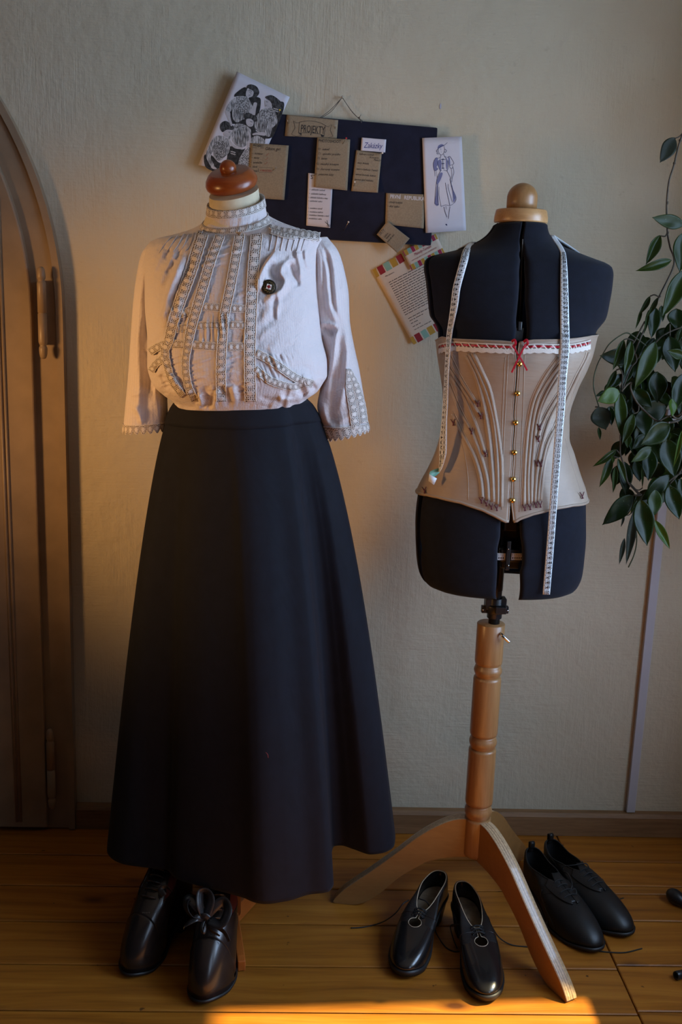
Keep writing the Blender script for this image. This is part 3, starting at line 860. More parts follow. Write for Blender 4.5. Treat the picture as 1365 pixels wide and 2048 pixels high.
# ---- pins
def pin(label, head_px, tip_px, Yh, Yt, mat_h, rh=0.0021, name='pin', head=True, group=None):
    h = at_y(np.array(head_px[0]), np.array(head_px[1]), Yh); t = at_y(np.array(tip_px[0]), np.array(tip_px[1]), Yt)
    root = thing(name, label, 'pin', tuple(t), 0, group)
    MB().tube([h, t], 0.0006, 6).build('shaft', M_steel, root)
    if head:
        prof = [(rh*sin(a), -rh*cos(a)) for a in np.linspace(0, pi, 9)]
        MB().lathe(prof, h, tuple(h-t), 14).build('head', mat_h, root)
M_yel = plain('yellow_pin_head', (0.75, 0.55, 0.02), 0.3); M_rpin = plain('red_pin_head', (0.5, 0.02, 0.02), 0.3)
pin('white headed pin stuck slantwise in the bare navy cloth', (697.5, 444), (688, 462), YB-0.022, YB+0.001, M_pearl)
pin('white headed pin near the lower left of the order list', (710, 364), (708.5, 373), YB-0.016, YB-0.002, M_pearl)
pin('white headed pin between the Zakázky card and order list', (765.5, 306), (757, 308), YB-0.018, YB-0.004, M_pearl)
pin('yellow headed pin on the fashion print', (560, 220), (556, 236), YB-0.022, YB-0.003, M_yel)
pin('red headed pin at the top of the PHOTOSHOOT checklist', (693, 276.5), (686, 288), YB-0.020, YB-0.008, M_rpin)
pin('plain steel pin on the left end of the PROJEKTY card', (575, 239), (576.5, 249), YB-0.008, YB-0.001, M_steel, head=False)
pin('plain steel pin on the right end of the PROJEKTY card', (673, 250), (670.5, 258.5), YB-0.008, YB-0.001, M_steel, head=False)
M_brassp = plain('brass_pin', (0.6, 0.42, 0.25), 0.3, 1.0)
pin('brassy pin holding the V PROCESU slip', (553, 334), (546, 341), YB-0.012, YB-0.006, M_brassp, head=False)
# wire end at the sketch's left edge and a paint fleck on the wall
fk = MB(); q = at_y(np.array(882), np.array(212), YW-0.0012)
fk.prism([q+np.array([x, 0, z]) for x, z in ((-.0022, -.006), (.001, -.0065), (.0018, .001), (.0006, .006), (-.0018, .005), (-.0026, 0))], (0, .0012, 0))
tag(fk.build('paint_fleck', plain('pale_fleck', (0.42, 0.42, 0.5), 0.7)), 'pale paint fleck on the wall above the dress sketch', 'paint fleck')
# ================================================================== lofted bodies
class Loft:
    """stack of (super)elliptic rings read off the silhouette; front of the body faces -Y"""
    def __init__(s, rows, Yc, n=2.2, T=240):
        """rows: (xl, yl, xr, yr, bf, bb[, dip[, n]]) in photo pixels / metres"""
        A = np.array([list(r)+([0.0] if len(r) < 7 else [])+([n] if len(r) < 8 else []) for r in rows], float)
        u = (A[:, 1]+A[:, 3])/2
        ui = np.linspace(u[0], u[-1], T)
        q = np.array([pchip(u, A[:, k], ui) for k in range(8)]).T
        PL, PR = at_y(q[:, 0], q[:, 1], Yc), at_y(q[:, 2], q[:, 3], Yc)
        s.C = (PL+PR)/2; s.E = (PR-PL)/2; s.bf = q[:, 4]; s.bb = q[:, 5]; s.dip = q[:, 6]; s.n = q[:, 7]; s.T = T; s.Yc = Yc
        s.tt = np.linspace(0, 1, T); s.fold = None
    def _i(s, t):
        f = lambda a: np.interp(t, s.tt, a)
        C = np.stack([f(s.C[:, k]) for k in range(3)], -1); E = np.stack([f(s.E[:, k]) for k in range(3)], -1)
        return C, E, f(s.bf), f(s.bb), f(s.dip), f(s.n)
    def point(s, t, th, off=0.0, fold=True):
        t, th = np.broadcast_arrays(np.asarray(t, float), np.asarray(th, float))
        C, E, bf, bb, dip, n = s._i(t)
        c, sn = np.cos(th), np.sin(th); ex = 2/n
        cx = np.sign(c)*np.abs(c)**ex; sy = np.abs(sn)**ex
        L = np.linalg.norm(E, axis=-1)
        P = C+E*(cx*(1+off/L))[..., None]
        fr = sn > 0
        P[..., 1] += np.where(fr, -(bf+off)*sy, (bb+off)*sy)
        P[..., 2] += np.where(fr, -dip, dip)*sy
        if fold and s.fold is not None:
            px, py = proj(P)
            P[..., 1] -= np.where(fr, s.fold(px, py)*np.minimum(1, sy*2.2), 0)
        return P
    def t_of(s, x, z, it=4):
        Cz = s.C[:, 2]; zc = np.array(z, float)
        for _ in range(it):
            t = np.interp(-zc, -Cz, s.tt)
            C, E, *_r = s._i(t)
            zc = z-(x-C[..., 0])*E[..., 2]/E[..., 0]
        return t
    def hit(s, px, py, off=0.0):
        """photo pixel -> point on the front surface"""
        px = np.asarray(px, float); py = np.asarray(py, float)
        Y = np.full(px.shape, s.Yc-0.1)
        fo = s.fold(px, py) if s.fold is not None else 0.0
        for _ in range(9):
            P = at_y(px, py, Y)
            t = s.t_of(P[..., 0], P[..., 2])
            C, E, bf, bb, dip, n = s._i(t)
            k_ = 1+off/np.linalg.norm(E, axis=-1); u = np.clip(np.abs((P[..., 0]-C[..., 0])/(E[..., 0]*k_)), 0, 0.997)
            sy = (1-u**n)**(1/n)
            t2 = s.t_of(P[..., 0], P[..., 2]+dip*sy)
            C, E, bf, bb, dip, n = s._i(t2)
            k_ = 1+off/np.linalg.norm(E, axis=-1); u = np.clip(np.abs((P[..., 0]-C[..., 0])/(E[..., 0]*k_)), 0, 0.997)
            sy = (1-u**n)**(1/n)
            Y = s.Yc-(bf+off)*sy-fo*np.minimum(1, sy*2.2)
        return at_y(px, py, Y)
    def mesh(s, nt, th, t0=0, t1=1, off=0.0, mi=0, mb=None, closed=True, fold=True, us=1.0):
        tt = np.linspace(t0, t1, nt)
        G = s.point(tt[:, None], np.asarray(th)[None, :], off, fold)
        # arc length across, height down
        UV = np.zeros(G.shape[:2]+(2,))
        L = np.linalg.norm(s._i(np.array([0.45]))[1], axis=-1)[0]
        UV[..., 0] = np.asarray(th)[None, :]*L*us; UV[..., 1] = G[..., 2]
        mb = mb or MB()
        mb.grid(G, closed_v=closed, UV=UV, mi=mi)
        return mb
def theta(nf, nb):
    return np.concatenate([np.linspace(0, pi, nf, endpoint=False), np.linspace(pi, 2*pi, nb, endpoint=False)])
def folds(specs, ripples=()):
    """sum of soft ridges along pixel paths: (path, height, width_left, width_right)"""
    S = []
    for sp in specs:
        P = catmull(sp[0], 5); S.append((P, sp[1], sp[2], sp[3] if len(sp) > 3 else sp[2]))
    def fn(px, py):
        px = np.asarray(px, float); py = np.asarray(py, float); out = np.zeros(px.shape)
        for P, a, w1, w2 in S:
            m_ = 3.2*max(w1, w2)
            sel = (px > P[:, 0].min()-m_) & (px < P[:, 0].max()+m_) & (py > P[:, 1].min()-m_) & (py < P[:, 1].max()+m_)
            if not np.any(sel): continue
            X = px[sel]; Y = py[sel]; best = np.full(X.shape, 1e9); side = np.zeros(X.shape); pos = np.zeros(X.shape)
            k = len(P)-1
            for i in range(k):
                d = P[i+1]-P[i]; L2 = d@d+1e-9
                t = np.clip(((X-P[i, 0])*d[0]+(Y-P[i, 1])*d[1])/L2, 0, 1)
                ex, ey = X-P[i, 0]-t*d[0], Y-P[i, 1]-t*d[1]; D = ex*ex+ey*ey
                b = D < best
                best = np.where(b, D, best); side = np.where(b, d[0]*ey-d[1]*ex, side); pos = np.where(b, (i+t)/k, pos)
            w = np.where(side > 0, w1, w2)      # side > 0: left of a path that runs downward in the photo
            taper = np.minimum(1, np.minimum(pos, 1-pos)*5+0.12)
            out[sel] += a*np.exp(-best/(w*w))*taper
        for (amp, kx, ky, ph, x0, x1, y0, y1) in ripples:
            wx = smooth01((px-x0)/12)*smooth01((x1-px)/12); wy = smooth01((py-y0)/10)*smooth01((y1-py)/10)
            q_ = kx*px+ky*py+ph
            out += amp*wx*wy*(np.sin(q_+1.6*np.sin(0.031*px+0.05*py+ph))+.8*np.sin(.57*q_+2.1*np.sin(.06*py-.043*px+2*ph))+.5*np.sin(1.73*q_+1.2*np.sin(.09*px+.07*py)))*(.45+.55*np.sin(.037*px*(1+ph)+.045*py+3*ph))
        return out
    return fn

# ------------------------------------------------------------------ materials
def blouse_mat():
    mt, nt, p = newmat('striped_white_voile')
    tc = nt.nodes.new('ShaderNodeTexCoord'); sep = nd(nt, 'ShaderNodeSeparateXYZ'); nt.links.new(tc.outputs['UV'], sep.inputs[0])
    w = mth(nt, 'SINE', mth(nt, 'MULTIPLY', sep.outputs[0], 2*pi/0.0056))
    w2 = mth(nt, 'SINE', mth(nt, 'MULTIPLY', sep.outputs[0], 2*pi/0.0014))
    f = mth(nt, 'ADD', mth(nt, 'MULTIPLY', w, 0.65), mth(nt, 'MULTIPLY', w2, 0.35))
    c = ramp(nt, f, [(0.25, (0.66, 0.60, 0.60)), (0.75, (0.60, 0.545, 0.58))])
    nt.links.new(c, p.inputs['Base Color'])
    p.inputs['Roughness'].default_value = 0.85; p.inputs['Specular IOR Level'].default_value = 0.15; p.inputs['Sheen Weight'].default_value = 0.15
    co = objco(nt)
    cr = mth(nt, 'ADD', noise(nt, objco(nt, (1, 1, 2.2)), 70, 4, 0.6), mth(nt, 'MULTIPLY', noise(nt, objco(nt, (1.6, 1, 1)), 22, 3, 0.55, 0.8), 2.2))
    h = mth(nt, 'ADD', mth(nt, 'MULTIPLY', f, 0.05), cr)
    bump(nt, p, h, 0.5, 0.004)
    return mt
def lace_mat():
    mt, nt, p = newmat('crochet_insertion_lace')
    tc = nt.nodes.new('ShaderNodeTexCoord'); sep = nd(nt, 'ShaderNodeSeparateXYZ'); nt.links.new(tc.outputs['UV'], sep.inputs[0])
    u, v = sep.outputs[0], sep.outputs[1]                        # u: medallion repeats, v: -1..1 across
    fu = mth(nt, 'SUBTRACT', mth(nt, 'FRACT', u), 0.5)
    av = mth(nt, 'ABSOLUTE', v)
    r2 = mth(nt, 'ADD', mth(nt, 'POWER', mth(nt, 'DIVIDE', mth(nt, 'ABSOLUTE', fu), 0.30), 2.0), mth(nt, 'POWER', mth(nt, 'DIVIDE', av, 0.50), 2.0))
    med = ramp(nt, r2, [(0.80, (1, 1, 1)), (1.0, (0, 0, 0))])
    halo = ramp(nt, mth(nt, 'ABSOLUTE', mth(nt, 'SUBTRACT', r2, 1.35)), [(0.10, (1, 1, 1)), (0.3, (0, 0, 0))])
    nz = noise(nt, objco(nt), 130, 2, .5)
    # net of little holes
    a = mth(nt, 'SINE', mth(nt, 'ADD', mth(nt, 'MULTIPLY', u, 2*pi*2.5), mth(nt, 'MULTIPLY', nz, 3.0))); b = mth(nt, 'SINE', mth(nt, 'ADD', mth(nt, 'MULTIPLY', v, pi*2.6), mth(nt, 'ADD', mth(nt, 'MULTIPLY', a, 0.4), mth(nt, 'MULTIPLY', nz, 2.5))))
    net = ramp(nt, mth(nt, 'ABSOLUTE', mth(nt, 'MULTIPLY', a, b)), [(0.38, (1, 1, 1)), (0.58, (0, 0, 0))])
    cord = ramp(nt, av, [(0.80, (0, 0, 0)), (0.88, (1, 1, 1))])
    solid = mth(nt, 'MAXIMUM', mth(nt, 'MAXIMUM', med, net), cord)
    c = mixc(nt, solid, (0.11, 0.08, 0.06), (0.68, 0.62, 0.585))  # holes painted dark for the shaded body beneath the lace
    nt.links.new(c, p.inputs['Base Color'])
    p.inputs['Roughness'].default_value = 0.9; p.inputs['Specular IOR Level'].default_value = 0.1
    hgt = mth(nt, 'ADD', solid, mth(nt, 'MULTIPLY', med, 0.5))
    bump(nt, p, mth(nt, 'ADD', hgt, mth(nt, 'MULTIPLY', noise(nt, objco(nt), 700, 2), 0.6)), 0.7, 0.0015)
    return mt
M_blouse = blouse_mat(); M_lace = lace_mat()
M_cord = plain('cream_cord', (0.66, 0.61, 0.57), 0.85, bscale=900, bstr=0.4)
M_skirt = fabric('black_cotton_twill', (0.0048, 0.0058, 0.0108), 1100, 0.8, 0.03, 0.2, 0.08, 40)
def _creases(mt):
    nt = mt.node_tree; p = nt.nodes['Principled BSDF']; old = p.inputs['Normal'].links[0].from_socket
    bump(nt, p, noise(nt, objco(nt, (1.0, 1.0, 0.55)), 9, 3, 0.5, 0.6), 0.35, 0.012, old)
_creases(M_skirt)
M_canvas = fabric('cream_canvas', (0.62, 0.54, 0.38), 900, 0.9, 0.1, 0.15, 0.04)
M_redwood = wood('red_brown_stained_wood', (0.18, 0.034, 0.005), (0.28, 0.060, 0.009), 'x', 1.0, 0.32, 0.25, 8, 0.03)
M_orange = wood('orange_stained_wood', (0.34, 0.080, 0.011), (0.44, 0.115, 0.018), 'y', 1.0, 0.4, 0.15, 10, 0.03)
M_seam = plain('black_thread', (0.008, 0.008, 0.009), 0.8)

# ------------------------------------------------------------------ the left dress form
MX, MY = -0.135, 2.05
form = thing('dress_form', 'cream padded dress form with red-brown wooden cap, dressed in blouse and skirt', 'dress form', (MX, MY, 0))
axis = np.array([-0.19, -0.40, 0.895]); axis /= np.linalg.norm(axis)
capc = at_y(np.array(465.5), np.array(375.0), MY-0.012)
cap = MB(); cap.lathe([(0.0, 0.0), (0.046, 0.0), (0.0500, 0.005), (0.0512, 0.011), (0.0490, 0.019), (0.0435, 0.027), (0.0385, 0.0315), (0.0365, 0.0322), (0.0, 0.0322)], capc, axis, 64)
capo = cap.build('neck_cap', M_redwood, form)
kb_ = MB(); rk = 0.0162
kc = at_y(np.array(456.2), np.array(337.0), MY-0.012+axis[1]*0.046)
kb_.lathe([(rk*sin(a), -rk*cos(a)) for a in np.linspace(0.0, pi, 20)], kc, axis, 32)
kb_.lathe([(0.006, -0.021), (0.006, -0.012)], kc, axis, 16)
kb_.build('knob', M_redwood, capo)
neck = Loft([(419, 392, 517, 376, 0.050, 0.046, 0.019, 2.0), (419, 412, 520, 399, 0.050, 0.048, 0.016, 2.0), (411, 436, 526, 424, 0.055, 0.05, 0.012, 2.0), (400, 462, 540, 448, 0.06, 0.05, 0.008, 2.0)], MY-0.008)
nk = neck.mesh(40, theta(60, 40))
G0 = neck.point(np.zeros(1), theta(60, 40))
nk.add(list(G0)+[G0.mean(0)], [[i, (i+1) % 100, 100] for i in range(100)], None, 0, True)
nk.build('neck', M_canvas, form)
torso = Loft([(400, 462, 540, 448, 0.055, 0.05), (330, 492, 606, 482, 0.075, 0.07), (320, 540, 612, 532, 0.10, 0.08), (325, 640, 612, 634, 0.125, 0.09), (345, 740, 607, 735, 0.105, 0.08), (360, 812, 602, 806, 0.085, 0.075), (362, 860, 602, 855, 0.080, 0.08), (360, 940, 612, 940, 0.08, 0.085)], MY)
to = torso.mesh(40, theta(40, 30)); to.build('torso', M_canvas, form)
rod((MX, MY, 0.03), (MX, MY, 1.1), 0.016, 20).build('pole', M_redwood, form)
# base: thin standing rails meeting under the pole, one pointing to the camera
for (tx, ty, hh) in ((-0.106, 1.887, 0.040), (-0.345, 2.175, 0.05), (-0.02, 2.29, 0.05), (-0.20, 2.32, 0.04)):
    d = np.array([tx-MX, ty-MY]); L = np.linalg.norm(d); d /= L; pvec = np.array([-d[1], d[0]])*0.0085
    rb = MB()
    prof = [(0.0, 0.002), (L, 0.0015), (L, hh*0.62), (L*0.9, hh*0.72), (0.02, hh), (0.0, hh)]
    poly = [(MX+d[0]*a-pvec[0], MY+d[1]*a-pvec[1], b) for a, b in prof]
    rb.prism(poly, (2*pvec[0], 2*pvec[1], 0))
    rb.build('foot_rail', M_orange, form, bevel=0.002)

# ------------------------------------------------------------------ skirt
MB_ = None
skirt = thing('skirt', 'long black flared skirt hanging from the waist to just above the boots', 'skirt', (MX, MY, 0.2))
hem_def = [(-12, 'w', .234, 2.125), (6, 789, 1691), (20, 766, 1706), (29, 741, 1709), (37, 706, 1698), (43, 682, 1691), (46.5, 668, 1693), (50, 662, 1730), (54, 668, 1766), (58, 656, 1784),
           (68, 620, 1789), (80, 575, 1802), (90, 530, 1808), (102, 482, 1794), (114, 430, 1780), (124, 388, 1769), (132, 352, 1757), (137, 343, 1749), (142, 334, 1740), (150, 300, 1736), (160, 250, 1729),
           (168, 226, 1719), (176, 214, 1702), (190, 'w', -.424, 2.10), (218, 'w', -.345, 2.24), (250, 'w', -.18, 2.315), (285, 'w', .02, 2.315), (320, 'w', .165, 2.24)]
def hem_xy(e):
    if e[1] == 'w': return (e[2], e[3])
    q = at_z(np.array(float(e[1])), np.array(float(e[2])), 0.2); return (q[0], q[1])
HA = np.array([e[0] for e in hem_def], float); HX = np.array([hem_xy(e) for e in hem_def])
NT = 720
thd = np.linspace(-12, 348, NT, endpoint=False)
HA2 = np.concatenate([HA[-3:]-360, HA, HA[:3]+360]); HX2 = np.concatenate([HX[-3:], HX, HX[:3]])
hemc = np.stack([pchip(HA2, HX2[:, k], thd) for k in range(2)], 1)
ker = np.exp(-0.5*(np.arange(-120, 121)/(NT*24/360))**2); ker /= ker.sum()
pad = lambda a: np.concatenate([a[-120:], a, a[:120]])
hem_s = np.stack([np.convolve(pad(hemc[:, k]), ker, 'valid') for k in range(2)], 1)
wl, wr = at_y(np.array(349.), np.array(808.), MY), at_y(np.array(613.), np.array(800.), MY)
wc, we = (wl+wr)/2, (wr-wl)/2
thr = np.radians(thd)
waist = wc+np.cos(thr)[:, None]*we+np.stack([np.zeros(NT), -np.where(np.sin(thr) > 0, 0.105, 0.095)*np.sin(thr), np.zeros(NT)], 1)
def skirt_pt(f, off=0.0):
    w = f**0.62; w3 = f**0.75
    xy = waist[:, :2]*(1-w)+hem_s*w+(hemc-hem_s)*w3
    # small hip fullness and long soft flutes
    xy = xy+np.stack([np.cos(thr), -np.sin(thr)], 1)*(0.0035*np.sin(9*thr+0.7)*f*(1-f)*2+off+0.003*np.exp(-((thd-96)/3.0)**2)*min(1, f*4)*0.6)[:, None]
    z = waist[:, 2]*(1-f)+0.2*f
    return np.concatenate([xy, z[:, None]], 1)
fs = np.linspace(0, 1, 130)
sk = MB(); sk.grid([skirt_pt(f) for f in fs], closed_v=True)
sk.build('skirt_panels', M_skirt, skirt, thick=0.0022, thick_off=-1)
wbm = MB()
band = [skirt_pt(f, 0.0022) for f in np.linspace(0, 0.040, 6)]
band[0] = band[0]+np.array([0, 0, 0.002]); band.append(skirt_pt(0.0405, -0.001)); band.insert(0, skirt_pt(0.0, -0.003)+np.array([0, 0, .002]))
wbm.grid(band, closed_v=True); wbm.build('waistband', M_skirt, skirt)
# one red thread end caught on the front
rt = MB(); q = at_y(np.array(536.), np.array(1508.), 1.853)
rt.tube(catmull([q+np.array([-.004, -.001, .004]), q+np.array([0, -.003, 0]), q+np.array([.001, -.002, -.007])], 4), 0.0006, 5)
tag(rt.build('thread_end', M_redink), 'tiny red thread end caught on the front of the black skirt', 'thread')

# ------------------------------------------------------------------ blouse
blouse = thing('blouse', 'white high-necked lace blouse with full bodice and three-quarter sleeves', 'blouse', (MX, MY, 1.19))
bod = Loft([(407, 447, 534, 434, .060, .055, .020), (384, 459, 562, 446, .074, .065, .015), (345, 470, 602, 459, .090, .075, .01), (318, 476, 632, 470, .10, .08, .006), (302, 486, 646, 478, .108, .085, .003),
            (294, 500, 642, 491, .117, .09, 0), (291, 532, 637, 527, .137, .095), (292, 572, 636, 570, .153, .10), (293, 616, 639, 615, .165, .10), (298, 677, 644, 672, .175, .10), (298, 729, 655, 725, .178, .10),
            (303, 752, 655, 748, .173, .10), (311, 769, 646, 766, .161, .10), (328, 786, 634, 783, .144, .10), (349, 802, 614, 797, .122, .098), (354, 812, 608, 806, .1095, .095)], MY, n=2.25)
bod.fold = folds([
    ([(369, 505), (350, 555), (337, 590), (329, 625), (326, 655)], .014, 5, 13), ([(388, 508), (372, 548), (354, 585), (346, 615)], -.010, 9, 5), ([(350, 500), (341, 525), (326, 552), (318, 575)], .0075, 4, 7),
    ([(346, 515), (344, 532), (331, 548)], -.006, 5), ([(330, 498), (318, 522), (306, 548)], .005, 5), ([(340, 497), (330, 520)], -.0045, 4), ([(316, 498), (306, 520)], .0035, 4), ([(361, 498), (352, 520)], -.005, 4),
    ([(347, 617), (335, 622), (315, 640)], .004, 6), ([(350, 580), (358, 600), (352, 640)], .003, 6),
    ([(556, 498), (536, 524), (524, 545), (519, 562), (519, 582)], .014, 4, 11), ([(548, 522), (540, 540), (546, 556), (558, 566)], -.011, 8, 6),
    ([(588, 512), (567, 532), (563, 546), (571, 560), (566, 576), (556, 586), (535, 597), (516, 604)], .014, 6, 8), ([(578, 522), (584, 540), (592, 560), (598, 574)], -.012, 8, 6), ([(574, 536), (580, 552), (594, 572)], .006, 4, 4),
    ([(592, 496), (598, 520), (602, 540), (601, 560)], .0085, 5, 6), ([(610, 498), (612, 520), (618, 540)], .005, 4), ([(604, 498), (606, 520)], -.004, 4), ([(586, 500), (587, 518)], -.004, 4),
    ([(556, 582), (557, 605), (555, 622), (554, 642)], .005, 3, 6), ([(550, 590), (548, 615), (548, 640)], -.004, 5), ([(540, 590), (520, 606)], -.004, 5), ([(540, 600), (536, 620), (520, 650)], .003, 8),
    ([(313, 700), (318, 722), (310, 745)], -.006, 5), ([(330, 690), (325, 720), (340, 750), (368, 782)], .004, 4), ([(322, 748), (330, 765), (352, 785)], -.010, 6), ([(345, 750), (352, 772), (392, 796)], .006, 7),
    ([(398, 785), (403, 800), (404, 812)], .014, 3, 9), ([(390, 790), (396, 806)], -.010, 6, 3), ([(596, 768), (606, 785), (612, 792)], -.012, 8), ([(620, 752), (626, 770), (632, 782)], -.007, 5), ([(600, 752), (620, 760), (640, 772)], .006, 7),
    ([(556, 795), (575, 800), (592, 798)], .009, 5), ([(520, 796), (545, 800), (562, 798)], -.006, 5), ([(640, 700), (646, 725), (640, 750)], .004, 8), ([(300, 640), (306, 668), (300, 690)], .003, 7),
    ([(575, 745), (600, 735), (630, 742)], -.004, 10), ([(540, 690), (545, 710), (560, 728)], .0025, 5),
    # lace panel lies as a slightly sunk yoke between puffs
    ([(430, 500), (400, 620), (380, 690)], -.004, 40)],
    ripples=[(.0016, .10, .42, 0, 395, 505, 485, 610), (.0018, .65, .05, 1, 350, 500, 624, 688), (.0016, .12, .55, 2, 320, 500, 700, 795), (.0018, .62, -.2, .5, 512, 615, 705, 770), (.0042, .20, .02, 0, 310, 660, 768, 822), (.0012, .05, .09, 1.5, 512, 640, 500, 700), (.0012, .08, .05, .3, 296, 380, 520, 690),
             (.0008, .33, .03, 2, 296, 400, 478, 505), (.0008, .33, -.02, 1, 520, 630, 470, 500), (.0006, .06, .07, 0, 290, 660, 560, 780)])
bm_ = bod.mesh(230, theta(330, 60), us=1.0)
bm_.build('bodice', M_blouse, blouse)

def lace(path, width, off=0.0032, surf=None, period=None, scallop=0.8, name='lace_strip', parent=None, smooth=8):
    surf = surf or bod.hit
    P = catmull(path, smooth); seg = np.linalg.norm(np.diff(P, axis=0), axis=1); s_ = np.concatenate([[0], np.cumsum(seg)])
    n = max(8, int(s_[-1]/1.6)); si = np.linspace(0, s_[-1], n)
    Q = np.stack([np.interp(si, s_, P[:, k]) for k in range(2)], 1)
    T = np.gradient(Q, axis=0); T /= np.linalg.norm(T, axis=1, keepdims=True); N = np.stack([T[:, 1], -T[:, 0]], 1)
    wv = np.full(n, width) if np.isscalar(width) else np.interp(si/s_[-1], np.linspace(0, 1, len(width)), width)
    per = period or np.mean(wv)*0.82
    k = 9; v = np.linspace(-1, 1, k)
    sc_ = wv/2+scallop*np.abs(np.sin(pi*si/per))
    X = Q[:, None, 0]+N[:, None, 0]*v[None]*sc_[:, None]; Y = Q[:, None, 1]+N[:, None, 1]*v[None]*sc_[:, None]
    G = surf(X, Y, off+0.0012*(1-v**4)[None]+0.0008*np.sin(2*pi*si/per)[:, None]*(1-np.abs(v))[None])
    UV = np.stack([np.repeat((si/per)[:, None], k, 1), np.repeat(v[None], n, 0)], -1)
    mb = MB(); mb.grid(G, UV=UV)
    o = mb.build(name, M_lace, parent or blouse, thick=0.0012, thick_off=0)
    for kk, rr in ((0, .0008), (k-1, .0011)):
        MB().tube(G[:, kk]+np.array([0, -.0006, 0]), rr, 6).build('edge_cord', M_cord, o)
    return o
lace([(406, 466), (402, 477), (383, 538), (361, 600), (346, 645), (337, 683), (330, 700), (334, 728), (345, 762), (366, 792)], [23, 23, 23, 22, 20, 18, 15, 13, 12])
lace([(440, 470), (437, 480), (421, 523), (399, 598), (384, 650), (376, 691), (371, 729), (376, 770), (390, 800)], [18, 18, 19, 19, 18, 14, 14, 14])
lace([(479, 471), (478, 480), (461, 573), (449, 632), (444, 691), (442, 745), (443, 803)], 18)
lace([(513, 468), (513, 478), (507, 539), (503, 612), (500, 691), (500, 745), (501, 803)], 21)
lace([(352, 632), (390, 618), (412, 614), (446, 616), (498, 618)], 14, .0014)
lace([(344, 660), (390, 652), (440, 650), (498, 651)], 13, .0014)
lace([(334, 688), (388, 690), (440, 694), (496, 693)], 15, .0014)
lace([(300, 704), (316, 694), (336, 686)], 14)
lace([(302, 742), (312, 728), (324, 718), (332, 706)], 12)
lace([(513, 706), (536, 718), (560, 734), (594, 757), (626, 768)], 14)
lace([(511, 738), (528, 752), (547, 764), (585, 774), (611, 766)], 13)
lace([(541, 448), (573, 460), (610, 469), (640, 474)], 15, .0022, scallop=1.6)
lace([(541, 462), (566, 470), (590, 474)], 8, .0016)
# pleated yoke tucks: fine stitched ridges on both shoulders
for i, x in enumerate((318, 332, 346, 358, 370, 381, 391)):
    P = catmull([(x+24-i*1.5, 474-i*2.6), (x+10, 490), (x, 506-i)], 6)
    MB().tube(bod.hit(P[:, 0], P[:, 1], 0.001), 0.0009, 6).build('pin_tuck', M_blouse, blouse)
for i, x in enumerate((545, 556, 567, 579, 590, 600, 609)):
    P = catmull([(x+2, 463+i*2.4), (x-2, 482+i), (x-6, 502)], 6)
    MB().tube(bod.hit(P[:, 0], P[:, 1], 0.001), 0.0009, 6).build('pin_tuck', M_blouse, blouse)

# collar
col = Loft([(417, 409, 527, 395, .056, .051, .022, 2.0), (415, 425, 530, 411, .057, .052, .021, 2.0), (411, 440, 532, 424, .060, .054, .021, 2.0), (404, 452, 537, 438, .066, .058, .021, 2.0), (401, 457, 541, 442, .071, .062, .021, 2.0)], MY-0.008)
col.fold = folds([([(418, 440), (440, 452), (470, 452), (500, 446), (526, 428)], -.003, 5), ([(412, 448), (440, 462), (480, 462), (520, 450)], .0025, 5)], ripples=[(.0007, .35, .05, 0, 405, 540, 425, 470)])
cm = col.mesh(40, theta(110, 40)); cm.build('collar', M_blouse, blouse, thick=0.001, thick_off=1)
def band_lace(t0, t1, off, rep, scal_top=0.0, loft=col, name='lace_strip', th0=-0.5, th1=pi+0.5, parent=None):
    th = np.linspace(th0, th1, 200); k = 9; v = np.linspace(-1, 1, k)
    u = (th-th0)/(th1-th0)*rep
    tv = t0+(t1-t0)*(v+1)/2
    TT = np.repeat(tv[None], 200, 0)-scal_top*np.abs(np.sin(pi*u))[:, None]*((1-v)/2)[None]
    G = loft.point(TT, np.repeat(th[:, None], k, 1), off)
    G[:, :, 1] -= 0.0010*(1-v**4)[None]
    mb = MB(); mb.grid(G, UV=np.stack([np.repeat(u[:, None], k, 1), np.repeat(v[None], 200, 0)], -1))
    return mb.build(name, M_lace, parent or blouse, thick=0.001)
band_lace(0.02, 0.36, 0.0022, 16, 0.10)
band_lace(0.74, 0.99, 0.0030, 15)
cordp = col.point(np.full(120, 1.0), np.linspace(-0.4, pi+0.4, 120), 0.003)
MB().tube(cordp, 0.0011, 6).build('collar_cord', M_cord, blouse)

# sleeves
def sleeve(rows, Yc, foldfn, nback=60, n=2.0):
    sl = Loft(rows, Yc, n=n); sl.fold = foldfn
    return sl
SLl = sleeve([(300, 486, 338, 474, .035, .045), (285, 506, 340, 496, .048, .05), (276, 540, 340, 532, .052, .052), (268, 600, 336, 596, .052, .052), (262, 680, 334, 676, .050, .05), (257, 750, 334, 748, .047, .047), (251, 815, 335, 812, .044, .044), (247, 858, 340, 852, .042, .042)],
             MY+0.02, folds([([(300, 500), (287, 560), (280, 640), (278, 700)], .008, 6, 9), ([(312, 500), (300, 560), (296, 640)], -.008, 7), ([(322, 505), (312, 560), (308, 640), (306, 720)], .006, 6), ([(290, 500), (278, 560)], -.004, 5),
                                   ([(280, 640), (276, 700), (280, 780), (275, 840)], .006, 8), ([(292, 690), (296, 760), (290, 840)], -.005, 9), ([(262, 790), (285, 786), (310, 792)], .003, 5), ([(266, 812), (280, 826), (284, 850)], .007, 6), ([(318, 700), (314, 770), (322, 850)], .005, 8), ([(282, 700), (300, 712), (320, 708)], -.003, 5)],
                                  ripples=[(.0007, .30, .02, 0, 250, 340, 560, 850)]))
